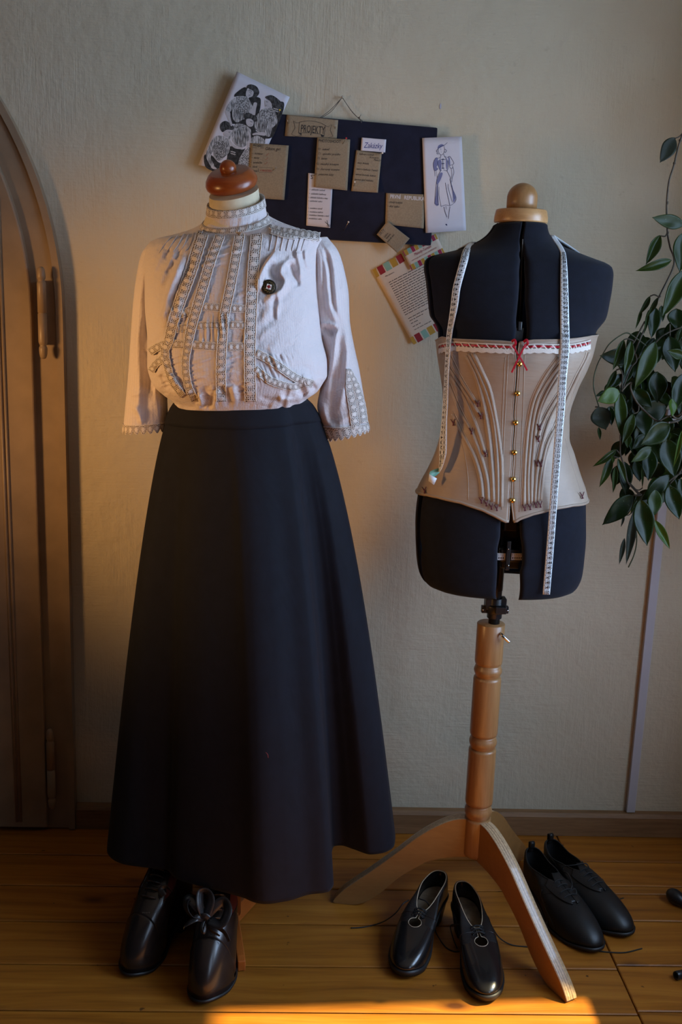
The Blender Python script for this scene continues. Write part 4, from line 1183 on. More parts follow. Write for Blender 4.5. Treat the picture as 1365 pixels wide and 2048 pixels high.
SLr = sleeve([(606, 482, 655, 474, .040, .05), (604, 508, 677, 503, .056, .055), (606, 546, 690, 544, .060, .058), (612, 592, 698, 590, .060, .058), (622, 642, 700, 639, .056, .055), (640, 691, 708, 688, .050, .05), (648, 742, 719, 738, .047, .047), (640, 782, 726, 779, .046, .046), (635, 812, 731, 809, .045, .045), (643, 846, 735, 842, .045, .045), (652, 874, 738, 855, .044, .044)],
             MY+0.02, folds([([(640, 478), (662, 510), (668, 560), (672, 610), (686, 640)], .009, 5, 9), ([(636, 482), (650, 520), (656, 580), (662, 620), (676, 650)], .008, 5, 8), ([(648, 500), (661, 540), (666, 600), (676, 630)], -.009, 6), ([(630, 486), (640, 520), (642, 580)], .006, 5),
                                   ([(668, 486), (688, 530), (694, 590)], .005, 6), ([(641, 646), (660, 648), (676, 652)], .008, 5, 3), ([(643, 655), (662, 662), (672, 668)], -.014, 8, 8), ([(676, 652), (670, 690), (662, 740), (652, 790)], .010, 6, 6), ([(676, 670), (684, 720), (680, 780)], -.006, 8),
                                   ([(692, 640), (694, 700), (690, 760), (678, 820)], .006, 7), ([(664, 720), (668, 780), (662, 830), (668, 850)], -.007, 8, 10), ([(640, 790), (650, 830), (668, 856), (695, 850)], .006, 7), ([(672, 845), (690, 838), (710, 828)], .004, 6), ([(648, 850), (664, 862), (690, 858)], -.004, 5)],
                                  ripples=[(.0007, .28, .02, 0, 615, 735, 540, 850)]))
for SL, lab, cuff in ((SLl, 'left', ()), (SLr, 'right', ())):
    t_ = SL.mesh(190, theta(130, 50))
    o = t_.build('sleeve', M_blouse, blouse, thick=0.0012, thick_off=-1)
    SL.o = o
def sleeve_band(SL, t0, t1, rep, wave):
    th = np.linspace(0, 2*pi, 220); k = 9; v = np.linspace(-1, 1, k)
    u = th/(2*pi)*rep
    TT = t0+(t1-t0)*((v+1)/2)[None]+wave*np.abs(np.sin(pi*u))[:, None]*((v+1)/2)[None]
    G = SL.point(np.minimum(TT, 1.0), np.repeat(th[:, None], k, 1), 0.002)
    G[..., 2] -= np.maximum(TT-1.0, 0)*0.40
    mb = MB(); mb.grid(G, UV=np.stack([np.repeat(u[:, None], k, 1), np.repeat(v[None], 220, 0)], -1))
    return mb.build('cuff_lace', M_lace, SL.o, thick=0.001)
sleeve_band(SLl, 0.972, 1.0, 22, 0.022)
sleeve_band(SLr, 0.955, 1.0, 22, 0.020)
lace([(697, 738), (700, 775), (707, 815), (713, 858)], [5, 15, 16, 17], .0022, SLr.hit, 14, parent=SLr.o)
lace([(700, 740), (714, 775), (724, 812), (729, 846)], [5, 13, 14, 13], .0030, SLr.hit, 13, parent=SLr.o)

# brooch
br = thing('brooch', 'round dark brooch with a white square and red cross, pinned on the blouse', 'brooch')
bp_ = bod.hit(np.array(538.), np.array(574.), 0.006)
br.location = tuple(bp_)
nrm = np.array([0.10, -1, 0.12]); nrm /= np.linalg.norm(nrm)
bk = MB(); r = 0.0138
bk.lathe([(0, -0.006), (r*.95, -0.006), (r, -0.003), (r, .0008), (r*.93, .0024), (r*.88, .0018), (r*.80, .0026), (r*.45, .0034), (0, .0036)], bp_, nrm, 40)
M_bronze = plain('dark_bronze', (0.035, 0.027, 0.016), 0.42, 0.7, nscale=400, namp=0.4, bscale=420, bstr=0.8, bdist=0.001)
bk.build('disc', M_bronze, br)
ex = np.cross(nrm, [0, 0, 1.]); ex = -ex/np.linalg.norm(ex); ez = np.cross(ex, nrm); ez = ez/np.linalg.norm(ez)
if ez[2] < 0: ez = -ez
a_ = radians(-12); ex, ez = ex*cos(a_)+ez*sin(a_), ez*cos(a_)-ex*sin(a_)
sq = MB(); h = 0.0046; o_ = bp_+nrm*.0034
sq.prism([o_+ex*a*h+ez*b*h for a, b in ((-1, -1), (1, -1), (1, 1), (-1, 1))], nrm*.0008)
sq.build('white_square', plain('white_enamel', (0.72, 0.70, 0.66), 0.3), br)
cr = MB(); o_ = bp_+nrm*.0042; c1, c2 = 0.0034, 0.0012
cr.prism([o_+ex*a+ez*b for a, b in ((-c2, -c1), (c2, -c1), (c2, -c2), (c1, -c2), (c1, c2), (c2, c2), (c2, c1), (-c2, c1), (-c2, c2), (-c1, c2), (-c1, -c2), (-c2, -c2))], nrm*.0005)
cr.build('red_cross', plain('red_enamel', (0.20, 0.008, 0.012), 0.3), br)
lr = MB()
for k in range(26):     # raised leaves round the rim
    a = 2*pi*k/26; c = bp_+(ex*cos(a)+ez*sin(a))*r*(.70 if k % 2 else .58)+nrm*.0026
    lr.lathe([(0, -.0012), (.0013, 0), (0, .0012)], c, ex*cos(a+.6)+ez*sin(a+.6), 6)
lr.build('leaf_relief', plain('worn_brass', (0.14, 0.10, 0.035), 0.35, 0.9), br)
# ================================================================== right: adjustable dress form on a turned wooden tripod
FX, FY = 0.422, 2.10
M_navy = fabric('navy_jersey_foam', (0.0050, 0.0064, 0.0125), 700, 0.95, 0.05, 0.25, 0.1, 60)
M_beech = wood('varnished_beech', (0.27, 0.130, 0.045), (0.38, 0.20, 0.080), 'z', 1.0, 0.36, 0.2, 16, 0.05)
M_beechx = wood('varnished_beech_cap', (0.38, 0.19, 0.07), (0.55, 0.32, 0.14), 'x', 1.0, 0.33, 0.2, 9, 0.04)
M_plyl = plain('light_ply_edge', (0.50, 0.34, 0.19), 0.4, nscale=200, namp=0.12, coat=.3)
M_plyd = plain('dark_ply_edge', (0.17, 0.075, 0.035), 0.45, nscale=200, namp=0.2, coat=.3)
M_blackpl = plain('black_plastic', (0.012, 0.012, 0.014), 0.38)
M_chrome = plain('chromed_steel', (0.6, 0.6, 0.62), 0.18, 1.0)
M_scale = plain('white_scale', (0.60, 0.60, 0.62), 0.5)

tf = thing('tripod_dress_form', 'navy adjustable dress form on a turned wooden tripod stand', 'dress form', (FX, FY, 0))
FL = Loft([(990, 446, 1094, 446, .054, .050, 0, 2.0), (985, 456, 1095, 457, .056, .052, 0, 2.0), (976, 468, 1098, 468, .061, .055, 0, 2.0), (961, 480, 1107, 480, .067, .060, 0, 2.0), (940, 490, 1128, 495, .073, .064, 0, 2.1), (914, 500, 1155, 506, .080, .068, 0, 2.2),
           (884, 507, 1182, 517, .086, .073, 0, 2.4), (861, 513, 1208, 527, .091, .077, 0, 2.6), (851, 521, 1219, 535, .095, .08, 0, 2.7), (849, 535, 1222, 548, .099, .082, 0, 2.7), (853, 562, 1220, 572, .106, .085, 0, 2.6), (857, 600, 1214, 606, .115, .088, 0, 2.5),
           (861, 632, 1206, 638, .124, .09, 0, 2.4), (869, 644, 1197, 650, .126, .09, 0, 2.35), (877, 660, 1188, 661, .130, .09, 0, 2.3), (878, 683, 1183, 678, .132, .09, 0, 2.25), (881, 710, 1177, 705, .130, .09, 0, 2.2), (886, 742, 1165, 738, .122, .088, 0, 2.2),
           (892, 787, 1147, 777, .108, .085, 0, 2.2), (893, 836, 1131, 835, .096, .083, 0, 2.2), (886, 876, 1131, 873, .097, .086, 0, 2.2), (877, 906, 1141, 905, .102, .092, 0, 2.2), (861, 941, 1153, 945, .110, .1, 0, 2.2), (843, 975, 1164, 978, .117, .11, 0, 2.25),
           (837, 992, 1168, 1001, .120, .113, 0, 2.3), (832, 1050, 1168, 1060, .126, .118, 0, 2.35), (834, 1110, 1164, 1112, .126, .118, 0, 2.4), (838, 1140, 1160, 1143, .123, .116, 0, 2.4), (846, 1157, 1151, 1164, .119, .112, 0, 2.4), (858, 1167, 1141, 1174, .113, .107, 0, 2.4)], FY)
def fl_param(px, py, L=None, off=0.0):
    L = L or FL
    P = L.hit(np.asarray(px, float), np.asarray(py, float), off)
    t = L.t_of(P[..., 0], P[..., 2])
    C, E, bf, bb, dip, n = L._i(t)
    u = np.clip((P[..., 0]-C[..., 0])/E[..., 0], -1, 1)
    return t, np.arccos(np.sign(u)*np.abs(u)**(n/2))
gapT = np.array([(448, 1045, 1050), (520, 1042, 1050), (600, 1037, 1051), (650, 1033, 1055), (700, 1028, 1052), (850, 1014, 1046), (1000, 1004, 1042), (1045, 1002, 1042), (1075, 1001, 1043), (1095, 996, 1047), (1130, 995, 1047), (1145, 995, 1042), (1190, 992, 1042)], float)
gl_t, gl_th = fl_param(gapT[:, 1], gapT[:, 0]); gr_t, gr_th = fl_param(gapT[:, 2], gapT[:, 0])
def panel(name, side, nt=150, nth=70):
    tt = np.linspace(0, 1, nt); G = np.zeros((nt, nth, 3))
    dent = 0.10*np.exp(-((tt-0.885)/0.016)**2)      # waist of the hip adjuster slots
    thL, thR = np.interp(tt, gl_t, gl_th), np.interp(tt, gr_t, gr_th)
    if side == 'fl': a, b = thL, np.full(nt, radians(167))-dent*0.6
    if side == 'fr': a, b = np.full(nt, radians(10)), thR
    if side == 'bl': a, b = np.full(nt, radians(173))+dent*0.3, np.full(nt, radians(266))
    if side == 'br': a, b = np.full(nt, radians(274)), np.full(nt, radians(364))
    s_ = np.linspace(0, 1, nth)
    TH = a[:, None]*(1-s_)+b[:, None]*s_
    G = FL.point(tt[:, None], TH, 0.0)
    # rolled edges: pull the borders inwards
    e = np.minimum(np.minimum(s_, 1-s_)[None]*(b-a)[:, None]*0.15, np.minimum(tt, 1-tt)[:, None]*0.9)
    roll = np.where(e < 0.006, 1-np.sqrt(np.clip(1-(1-e/0.006)**2, 0, 1)), 0)*0.006
    ctr = FL._i(tt)[0][:, None, :]
    d = ctr-G; d[..., 2] = 0; d /= np.linalg.norm(d, axis=-1, keepdims=True)
    G = G+d*roll[..., None]
    mb = MB(); mb.grid(G)
    return mb.build(name, M_navy, tf, thick=0.010, thick_off=-1)
for nm, sd in (('front_panel', 'fl'), ('front_panel', 'fr'), ('back_panel', 'bl'), ('back_panel', 'br')):
    o = panel(nm, sd)
    md = o.modifiers['thick']
    # solidify toward the axis whatever the winding
    c = FL.C.mean(0); p0 = o.data.polygons[len(o.data.polygons)//2]
    md.offset = -1 if (Vector(p0.center)-Vector((c[0], c[1], p0.center[2]))).dot(p0.normal) > 0 else 1
# neck cap: stepped disc with a domed top
ncp = at_y(np.array(1042.), np.array(444.), FY)
cp = MB(); cp.lathe([(0, -0.002), (.0535, -0.002), (.0545, 0.001), (.0540, 0.010), (.0515, 0.0215), (.0500, 0.0235), (.030, .0240), (.0300, .0240)], ncp, (0, 0, 1), 56)
cpo = cp.build('neck_cap', M_beechx, tf)
dm = MB(); dm.lathe([(.0305, .0235), (.0308, .040)]+[(.0308*cos(a), .046+.0300*sin(a)) for a in np.linspace(0, pi/2, 14)], ncp, (0, 0, 1), 48)
dm.build('dome', M_beech, cpo)
# top plate closing the neck
npl = MB(); G0 = FL.point(np.full(80, 0.004), np.linspace(0, 2*pi, 80, endpoint=False), -0.004)
npl.add(list(G0)+[G0.mean(0)], [[i, (i+1) % 80, 80] for i in range(80)]); npl.build('neck_plate', M_blackpl, tf)
# inner mechanism
mech = MB()
def bx(px0, px1, py0, py1, Y0, Y1, mb, mi=0):
    a = at_y(np.array(float(px0)), np.array(float(py1)), Y0); b = at_y(np.array(float(px1)), np.array(float(py0)), Y0)
    mb.box(a[0], b[0], Y0, Y1, a[2], b[2], mi)
rod((FX+.008, FY, .80), (FX+.008, FY, 1.54), .0125, 20).build('inner_tube', M_blackpl, tf)
sl_ = MB(); bx(1029, 1050, 656, 684, FY-.115, FY-.095, sl_); bx(1036, 1046, 643, 662, FY-.118, FY-.10, sl_); bx(1024, 1056, 664, 676, FY-.09, FY-.06, sl_)
sl_.build('chest_slider', M_blackpl, tf, bevel=.002)
ct = at_y(np.array([1046., 1043, 1039.5]), np.array([478., 560, 655]), FY-.07); MB().tube(ct, .0012, 6).build('pull_cord', plain('grey_cord', (.12, .12, .12), .5), tf)
ad = MB(); bx(1011, 1024, 1083, 1141, FY-.106, FY-.098, ad); bx(1001, 1044, 1100, 1124, FY-.094, FY-.066, ad); bx(1000, 1046, 1050, 1096, FY-.055, FY-.03, ad); bx(1003, 1040, 1122, 1137, FY-.085, FY-.06, ad)
bx(1008, 1038, 1020, 1062, FY-.075, FY-.055, ad)
ado = ad.build('hip_adjuster', M_blackpl, tf, bevel=.002)
for (a, b) in ((991, 1012), (1023, 1047)):
    sm = MB(); bx(a, b, 1107, 1120, FY-.0975, FY-.095, sm); so = sm.build('scale_strip', M_scale, ado)
    tk = MB()
    for k in range(5):
        x = a+2.5+k*4.2
        if x < b-2:
            bx(x, x+0.9, 1107.5, 1113 if k % 2 else 1111, FY-.0979, FY-.0972, tk); bx(x-.2, x+2.0, 1114.5, 1117.5, FY-.0979, FY-.0972, tk)
    tk.build('scale_marks', M_ink, so)
cs = MB()
for k in range(3):
    p_ = at_y(np.array(1000.+k*3), np.array(1096.), FY-.085); q_ = at_y(np.array(1000.+k*3), np.array(1106.), FY-.085); cs.tube([p_, q_], .0009, 6)
cs.build('screw_thread', M_chrome, ado)
ss = MB(); s0 = at_y(np.array(1017.5), np.array(1131.), FY-.107); ss.lathe([(0, -.002), (.0022, -.0015), (.0024, 0)], s0, (0, 1, 0), 10); s0 = at_y(np.array(1017.5), np.array(1098.), FY-.107); ss.lathe([(0, -.002), (.0018, -.0015), (.002, 0)], s0, (0, 1, 0), 10)
ss.build('screw', M_chrome, ado)
# steel tube, clamp
ztop = lambda px, py, Y: at_y(np.array(float(px)), np.array(float(py)), Y)[2]
zt_ = ztop(987, 1246, FY)
rod((FX+.006, FY, zt_-.02), (FX+.008, FY, .9), .0125, 24).build('steel_tube', plain('black_steel_tube', (.014, .014, .015), .3, .3), tf)
cl = MB(); zc = lambda py: ztop(990, py, FY-.02)
cl.lathe([(.0165, zc(1241)), (.0165, zc(1230)), (.021, zc(1230)), (.0215, zc(1215)), (.017, zc(1213)), (.017, zc(1200)), (.0, zc(1200))], (FX+.006, FY, 0), n=28)
cl.box(FX-.017, FX+.029, FY-.013, FY+.013, zc(1222), zc(1200)); cl.box(FX-.024, FX+.036, FY-.006, FY+.006, zc(1231), zc(1217)); cl.box(FX+.002, FX+.026, FY-.030, FY-.014, zc(1226), zc(1212))
clo = cl.build('height_clamp', M_blackpl, tf, bevel=.0015)
for sx in (-.021, .033):
    nb = MB(); nb.lathe([(0, -.002), (.0024, -.0015), (.0026, .001)], (FX+sx, FY-.0065, (zc(1231)+zc(1217))/2), (0, 1, 0), 10); nb.build('screw', M_chrome, clo)
# turned post
zp = lambda py: ztop(972, py, FY-.031)
r = .0312
def bead(z0, z1): return [(r*.86, z0), (r*.90, z0-.001)]+[(r*(.90+.11*sin(a)), z0-(z0-z1)*(.12+.76*a/pi)) for a in np.linspace(0.1, pi-.1, 9)]+[(r*.90, z1+.001), (r*.86, z1)]
za = zt_
prof = [(0.0, za), (r*.95, za), (r*.985, za-.0015), (r*.99, zp(1330)), (r*.96, zp(1335))]+bead(zp(1338), zp(1361))+[(r*.97, zp(1364)), (r, zp(1368)), (r*1.005, zp(1474)), (r*.97, zp(1479))]+bead(zp(1481), zp(1506))+[(r*.97, zp(1508)), (r*1.005, zp(1512)), (r*1.01, zp(1613)), (r*.98, zp(1618))]+bead(zp(1620), zp(1646))+[(r*.97, zp(1648)), (r*.98, zp(1652)), (r*.98, 0.168), (r*.9, .160), (0, .160)]
po_ = MB(); po_.lathe(prof, (FX, FY, 0), n=64); po_.build('turned_post', M_beech, tf)
# hook screw
hk = MB(); h0 = at_y(np.array(1003.), np.array(1268.), FY-.026)
hk.tube(catmull([h0+np.array([-.004, .012, .001]), h0+np.array([0, -.006, .001]), h0+np.array([.004, -.010, -.003]), h0+np.array([.014, -.012, -.012]), h0+np.array([.016, -.012, -.0135])], 5), [.0032]*10+[.0034]*11, 12)
hk.build('hook_screw', M_chrome, tf)
# three curved plywood legs
leg_top = catmull([(.022, .252), (.05, .248), (.085, .231), (.130, .198), (.187, .143), (.244, .090), (.300, .040), (.322, .014), (.327, .004)], 5)
leg_bot = catmull([(.324, .0012), (.285, .0012), (.255, .010), (.218, .038), (.172, .087), (.130, .120), (.104, .137), (.06, .151), (.018, .157)], 5)
prof2 = np.concatenate([leg_top, leg_bot])
def leg(tip):
    d = np.array(tip)-np.array([FX, FY]); L = np.linalg.norm(d); d /= L; k = L/.322
    nrm_ = np.array([-d[1], d[0]]); th = .0285
    P = [np.array([FX+d[0]*a*k, FY+d[1]*a*k, b]) for a, b in prof2]
    off = lambda s_: np.array([nrm_[0]*s_, nrm_[1]*s_, 0])
    mb = MB(); n = len(P)
    mb.add([p+off(-th/2) for p in P], [list(range(n))], None, 0, False); mb.add([p+off(th/2) for p in P], [list(range(n))[::-1]], None, 0, False)
    # laminated edge in seven plies
    cuts = [-.5, -.30, -.255, -.08, -.035, .14, .185, .5]
    for j in range(7):
        a_ = [p+off(cuts[j]*th) for p in P]; b_ = [p+off(cuts[j+1]*th) for p in P]
        G = np.stack([np.array(a_+[a_[0]]), np.array(b_+[b_[0]])]); mb.grid(G, mi=1 if j % 2 == 0 else 2, smooth=True)
    mb.build('leg', [M_beechleg, M_plyl, M_plyd], tf, recalc=True, weld=1e-5, bevel=0)
M_beechleg = wood('beech_leg_face', (0.24, 0.115, 0.036), (0.31, 0.155, 0.05), 'x', 1.0, 0.42, 0.12, 6, 0.03)
leg((.103, 2.151)); leg((.583, 1.808)); leg((.598, 2.372))

# ------------------------------------------------------------------ corset
def satin():
    mt, nt, p = newmat('champagne_coutil')
    co = objco(nt)
    f = noise(nt, co, 25, 3)
    nt.links.new(ramp(nt, f, [(.3, (.285, .215, .162)), (.7, (.335, .255, .192))]), p.inputs['Base Color'])
    p.inputs['Roughness'].default_value = .48; p.inputs['Specular IOR Level'].default_value = .45; p.inputs['Sheen Weight'].default_value = .1
    wv = noise(nt, objco(nt, (18, 18, 130)), 1.0, 3, .55)
    bump(nt, p, wv, .30, .003)
    return mt
M_cors = satin()
M_gold = plain('polished_brass', (.72, .46, .13), .18, 1.0)
M_floss = plain('burgundy_floss', (.085, .010, .018), .6)
M_ribbon = plain('crimson_satin_ribbon', (.40, .008, .025), .35)
M_stitch = plain('pale_topstitch', (.60, .50, .42), .7)
M_ivory = plain('ivory_trim_lace', (.68, .63, .58), .9, bscale=900, bstr=.8, bdist=.001)
cors = thing('corset', 'champagne coloured corset with curved boning and brass studs, laced round the navy form', 'corset', (FX, FY, .98))
topc = np.array([(877, 682), (891, 675), (906, 678), (930, 680), (958, 681), (1005, 683), (1026, 685), (1046, 685), (1066, 681), (1100, 680.5), (1128, 680), (1158, 677), (1181, 673)], float)
botc = np.array([(842, 991), (860, 991), (881, 995), (925, 1005), (968, 1020), (992, 1032), (1012, 1043), (1020, 1042), (1026, 1043), (1032, 1043), (1041, 1037), (1066, 1028), (1097, 1020), (1115, 1016), (1143, 1011), (1165, 1009)], float)
OFFC = 0.005
tt_, tth = fl_param(topc[:, 0], topc[:, 1], off=OFFC); bt_, bth = fl_param(botc[:, 0], botc[:, 1], off=OFFC)
def edge_fn(t, th):
    i = np.argsort(th); return lambda q: np.interp(q, th[i], t[i])
etop, ebot = edge_fn(tt_, tth), edge_fn(bt_, bth)
cl_px = np.array([(1033, 686), (1032, 708), (1029, 788), (1027, 847), (1025, 905), (1022, 958), (1020, 1005), (1018, 1042)], float)
cr_px = cl_px+np.array([[7, 0], [5, 0], [4.5, 0], [4.5, 0], [4, 0], [3.5, 0], [4, 0], [10, 0]])
clt, clth = fl_param(cl_px[:, 0], cl_px[:, 1], off=OFFC); crt, crth = fl_param(cr_px[:, 0], cr_px[:, 1], off=OFFC)
def cpanel(side, nt=110, nth=130):
    s_ = np.linspace(0, 1, nth); q = np.linspace(0, 1, nt)
    end = radians(266) if side == 'l' else radians(-86)
    TH = np.zeros((nt, nth)); TT = np.zeros((nt, nth)); T0 = np.repeat(np.linspace(.31, .8, nt)[:, None], nth, 1)
    for _ in range(4):
        c0 = np.interp(T0, clt if side == 'l' else crt, clth if side == 'l' else crth)
        TH = c0*(1-s_)[None]+end*s_[None]
        thw = np.where(TH < radians(-2), radians(-2), np.where(TH > radians(182), radians(182), TH))
        TT = etop(thw)*(1-q)[:, None]+ebot(thw)*q[:, None]; T0 = TT
    G = FL.point(TT, TH, OFFC)
    # horizontal drag wrinkles toward the waist side
    UV = np.stack([TH, TT], -1)
    mb = MB(); mb.grid(G, UV=UV)
    o = mb.build('panel', M_cors, cors, thick=.0018, thick_off=0)
    return G
Gl = cpanel('l'); Gr = cpanel('r')
for G in (Gl, Gr):
    e = G[-1]; e2 = G[-4]
    MB().tube(e[::1], .0032, 8, flat=1.0).build('binding', M_cors, cors)
    MB().tube(G[0], .0022, 8).build('binding', M_cors, cors)
    MB().tube(G[:, 0], .0016, 8).build('busk_edge', M_cors, cors)
def cz(*pts): return np.array([(820+x/3.25, 650+y/3.25) for x, y in pts], float)
def cord(pts, rad, name, mt, off=OFFC, n=6, flat=1.0):
    P = catmull(pts, n); return MB().tube(FL.hit(P[:, 0], P[:, 1], off), rad, 8, flat=flat).build(name, mt, cors)
bones = [((385, 185), (450, 320), (500, 450), (540, 600), (563, 800), (572, 1000), (572, 1165)), ((412, 182), (478, 320), (522, 430), (556, 600), (583, 780), (597, 930), (594, 1180)), ((372, 200), (438, 350), (488, 560), (518, 760), (538, 1000), (543, 1150)),
         ((262, 200), (330, 340), (430, 505)), ((248, 260), (350, 420), (458, 592)), ((268, 330), (360, 480), (440, 680), (488, 840)), ((258, 380), (330, 560), (400, 690), (460, 850), (500, 1000), (510, 1140)), ((285, 580), (350, 720), (420, 860), (460, 1000), (472, 1125)),
         ((968, 210), (880, 330), (810, 470), (775, 620), (755, 800), (745, 1000), (740, 1170)), ((992, 230), (910, 340), (832, 480), (797, 640), (777, 840), (768, 1000), (770, 1165)), ((1006, 255), (932, 355), (862, 490), (820, 640), (800, 840), (790, 1010), (790, 1160)),
         ((968, 340), (900, 450), (850, 560), (832, 655)), ((985, 420), (900, 560), (842, 690), (835, 745)), ((975, 480), (905, 620), (862, 760), (832, 900), (820, 1000), (812, 1150)), ((985, 600), (905, 740), (870, 860), (845, 1000), (832, 1145)), ((1162, 178), (1140, 235), (1082, 345), (1002, 520), (935, 700), (882, 860), (860, 1000), (848, 1140))]
for b in bones:
    P = cz(*b); cord(P, .0042, 'bone_casing', M_cors, OFFC+.0002)
    for dx in (-1.9, 1.9): cord(P+np.array([dx*2.1, 0]), .0006, 'topstitch', M_stitch, OFFC+.0016)
for b in (((282, 560), (330, 740), (365, 880), (380, 1010), (380, 1138)), ((640, 195), (625, 500), (610, 800), (598, 1200)), ((747, 195), (738, 500), (726, 800), (712, 1215)), ((620, 210), (606, 500), (596, 800)), ((1128, 290), (1060, 450), (1010, 600)), ((1010, 740), (1040, 860), (1085, 1000), (1112, 1090)), ((235, 300), (228, 500), (215, 700), (160, 880))):
    cord(cz(*b), .0012, 'seam', M_cors, OFFC+.0004)
def floss(x, y, sx=1.0, h=40):
    mb = MB()
    for (a, b) in (((-15*sx, -h*.55), (8*sx, h*.45)), ((12*sx, -h*.6), (-2*sx, h*.45)), ((-4*sx, -h*.25), (6*sx, h*.4)), ((0, h*.05), (0, h*.5))):
        P = cz((x+a[0], y+a[1]), (x+b[0], y+b[1])); mb.tube(FL.hit(P[:, 0], P[:, 1], OFFC+.0048), .0010, 5)
    return mb.build('flossing', M_floss, cors)
for (x, y) in ((440, 512), (460, 592), (400, 692), (490, 838), (282, 635), (465, 1142), (497, 1160), (530, 1182), (565, 1190), (845, 665), (835, 742), (828, 900), (852, 902), (748, 1190), (782, 1184), (820, 1170), (848, 1168), (95, 1075), (1122, 1110)):
    floss(x, y)
# busk studs with little loops
for (px, py) in ((1040, 728), (1036, 787), (1032.5, 845.5), (1030, 905), (1027.5, 958.5), (1026, 1001)):
    st_ = MB(); c = FL.hit(np.array(float(px)), np.array(float(py)), OFFC+.0025)
    st_.lathe([(.0036, .003), (.0040, 0), (.0055, -.0005)]+[(.0055*cos(a), -.0005-.0045*sin(a)) for a in np.linspace(.15, pi/2, 7)], c, (0, 1, 0), 20)
    lp = c+np.array([-.005, .001, 0]); st_.box(lp[0]-.0008, lp[0]+.003, lp[1]-.0012, lp[1]+.0006, lp[2]-.0042, lp[2]+.0042)
    st_.build('busk_stud', M_gold, cors)
# lace trim with threaded ribbon
def trimlace_mat():
    mt, nt, p = newmat('ivory_scallop_lace')
    tc = nt.nodes.new('ShaderNodeTexCoord'); sep = nd(nt, 'ShaderNodeSeparateXYZ'); nt.links.new(tc.outputs['UV'], sep.inputs[0])
    u, v = sep.outputs[0], sep.outputs[1]
    tri = mth(nt, 'ABSOLUTE', mth(nt, 'SUBTRACT', mth(nt, 'FRACT', u), 0.5))      # 0..0.5
    up = mth(nt, 'ADD', mth(nt, 'MULTIPLY', v, 0.42), 0.28)
    d1 = mth(nt, 'ABSOLUTE', mth(nt, 'SUBTRACT', tri, up))
    hole = mth(nt, 'MULTIPLY', mth(nt, 'GREATER_THAN', d1, 0.085), mth(nt, 'MULTIPLY', mth(nt, 'LESS_THAN', v, 0.12), mth(nt, 'GREATER_THAN', v, -0.80)))
    a = mth(nt, 'SINE', mth(nt, 'MULTIPLY', u, 2*pi*6)); b = mth(nt, 'SINE', mth(nt, 'MULTIPLY', v, pi*9))
    small = mth(nt, 'MULTIPLY', mth(nt, 'GREATER_THAN', mth(nt, 'MULTIPLY', a, b), 0.45), mth(nt, 'GREATER_THAN', v, 0.2))
    tr = nd(nt, 'ShaderNodeBsdfTransparent'); mx = nd(nt, 'ShaderNodeMixShader')
    nt.links.new(mth(nt, 'MAXIMUM', hole, mth(nt, 'MULTIPLY', small, 0.5)), mx.inputs[0]); nt.links.new(p.outputs[0], mx.inputs[1]); nt.links.new(tr.outputs[0], mx.inputs[2])
    nt.links.new(mx.outputs[0], nt.nodes['Material Output'].inputs[0])
    p.inputs['Base Color'].default_value = (.70, .65, .60, 1); p.inputs['Roughness'].default_value = .9
    bump(nt, p, noise(nt, objco(nt), 900, 2), .8, .001)
    return mt
M_trimlace = trimlace_mat()
def trim(path, rep):
    P = catmull(path, 20); s_ = np.linspace(0, 1, len(P)); n = 240; si = np.linspace(0, 1, n)
    Q = np.stack([np.interp(si, s_, P[:, k]) for k in range(2)], 1); k = 8; v = np.linspace(-1, 1, k)
    u = si*rep
    Y = Q[:, 1][:, None]+v[None]*8.6+np.abs(np.sin(pi*(u+.5)))[:, None]*2.2*(v[None] > .9); X = np.repeat(Q[:, 0][:, None], k, 1)
    G = FL.hit(X, Y, OFFC+.0042+.0012*np.maximum(v, 0)[None])
    MB().grid(G, UV=np.stack([np.repeat(u[:, None], k, 1), np.repeat(v[None], n, 0)], -1)).build('lace_trim', M_trimlace, cors)
    # ribbon
    Y = Q[:, 1][:, None]-3.2+np.linspace(-1.9, 1.9, 3)[None]; X = np.repeat(Q[:, 0][:, None], 3, 1)
    G = FL.hit(X, Y, OFFC+.0042+.0011*np.sin(2*pi*u*1.0)[:, None])
    MB().grid(G).build('ribbon', M_ribbon, cors)
trim([(877.5, 698), (882, 696), (905, 692), (943, 694), (990, 696), (1030, 698)], 13)
trim([(1047, 698), (1075, 696), (1110, 697), (1140, 697), (1160, 694), (1177, 690), (1182.5, 688)], 11)
bow = MB()
def rib(pts, w, mb, off=OFFC+.006, surf=FL.hit, lift=0.0):
    P = catmull(pts, 8); T = np.gradient(P, axis=0); T /= np.linalg.norm(T, axis=1, keepdims=True); N = np.stack([T[:, 1], -T[:, 0]], 1)*w/2
    o = off+lift*np.sin(np.linspace(0, pi, len(P)))
    mb.grid([surf(P[:, 0]+N[:, 0], P[:, 1]+N[:, 1], o), surf(P[:, 0], P[:, 1], o+.0002), surf(P[:, 0]-N[:, 0], P[:, 1]-N[:, 1], o)])
rib([(1027, 689), (1034, 704), (1044, 720), (1055, 741)], 3.6, bow, OFFC+.0085); rib([(1052, 688), (1045, 702), (1036, 720), (1024, 745)], 3.6, bow, OFFC+.0105)
rib([(1024, 683), (1030, 680), (1032, 688), (1027, 693)], 5, bow, OFFC+.007, lift=.004); rib([(1048, 684), (1054, 680), (1056, 687), (1050, 692)], 5, bow, OFFC+.007, lift=.004)
bow.sm = [False]*len(bow.sm); bow.build('ribbon_bow', M_ribbon, cors, thick=.0004)

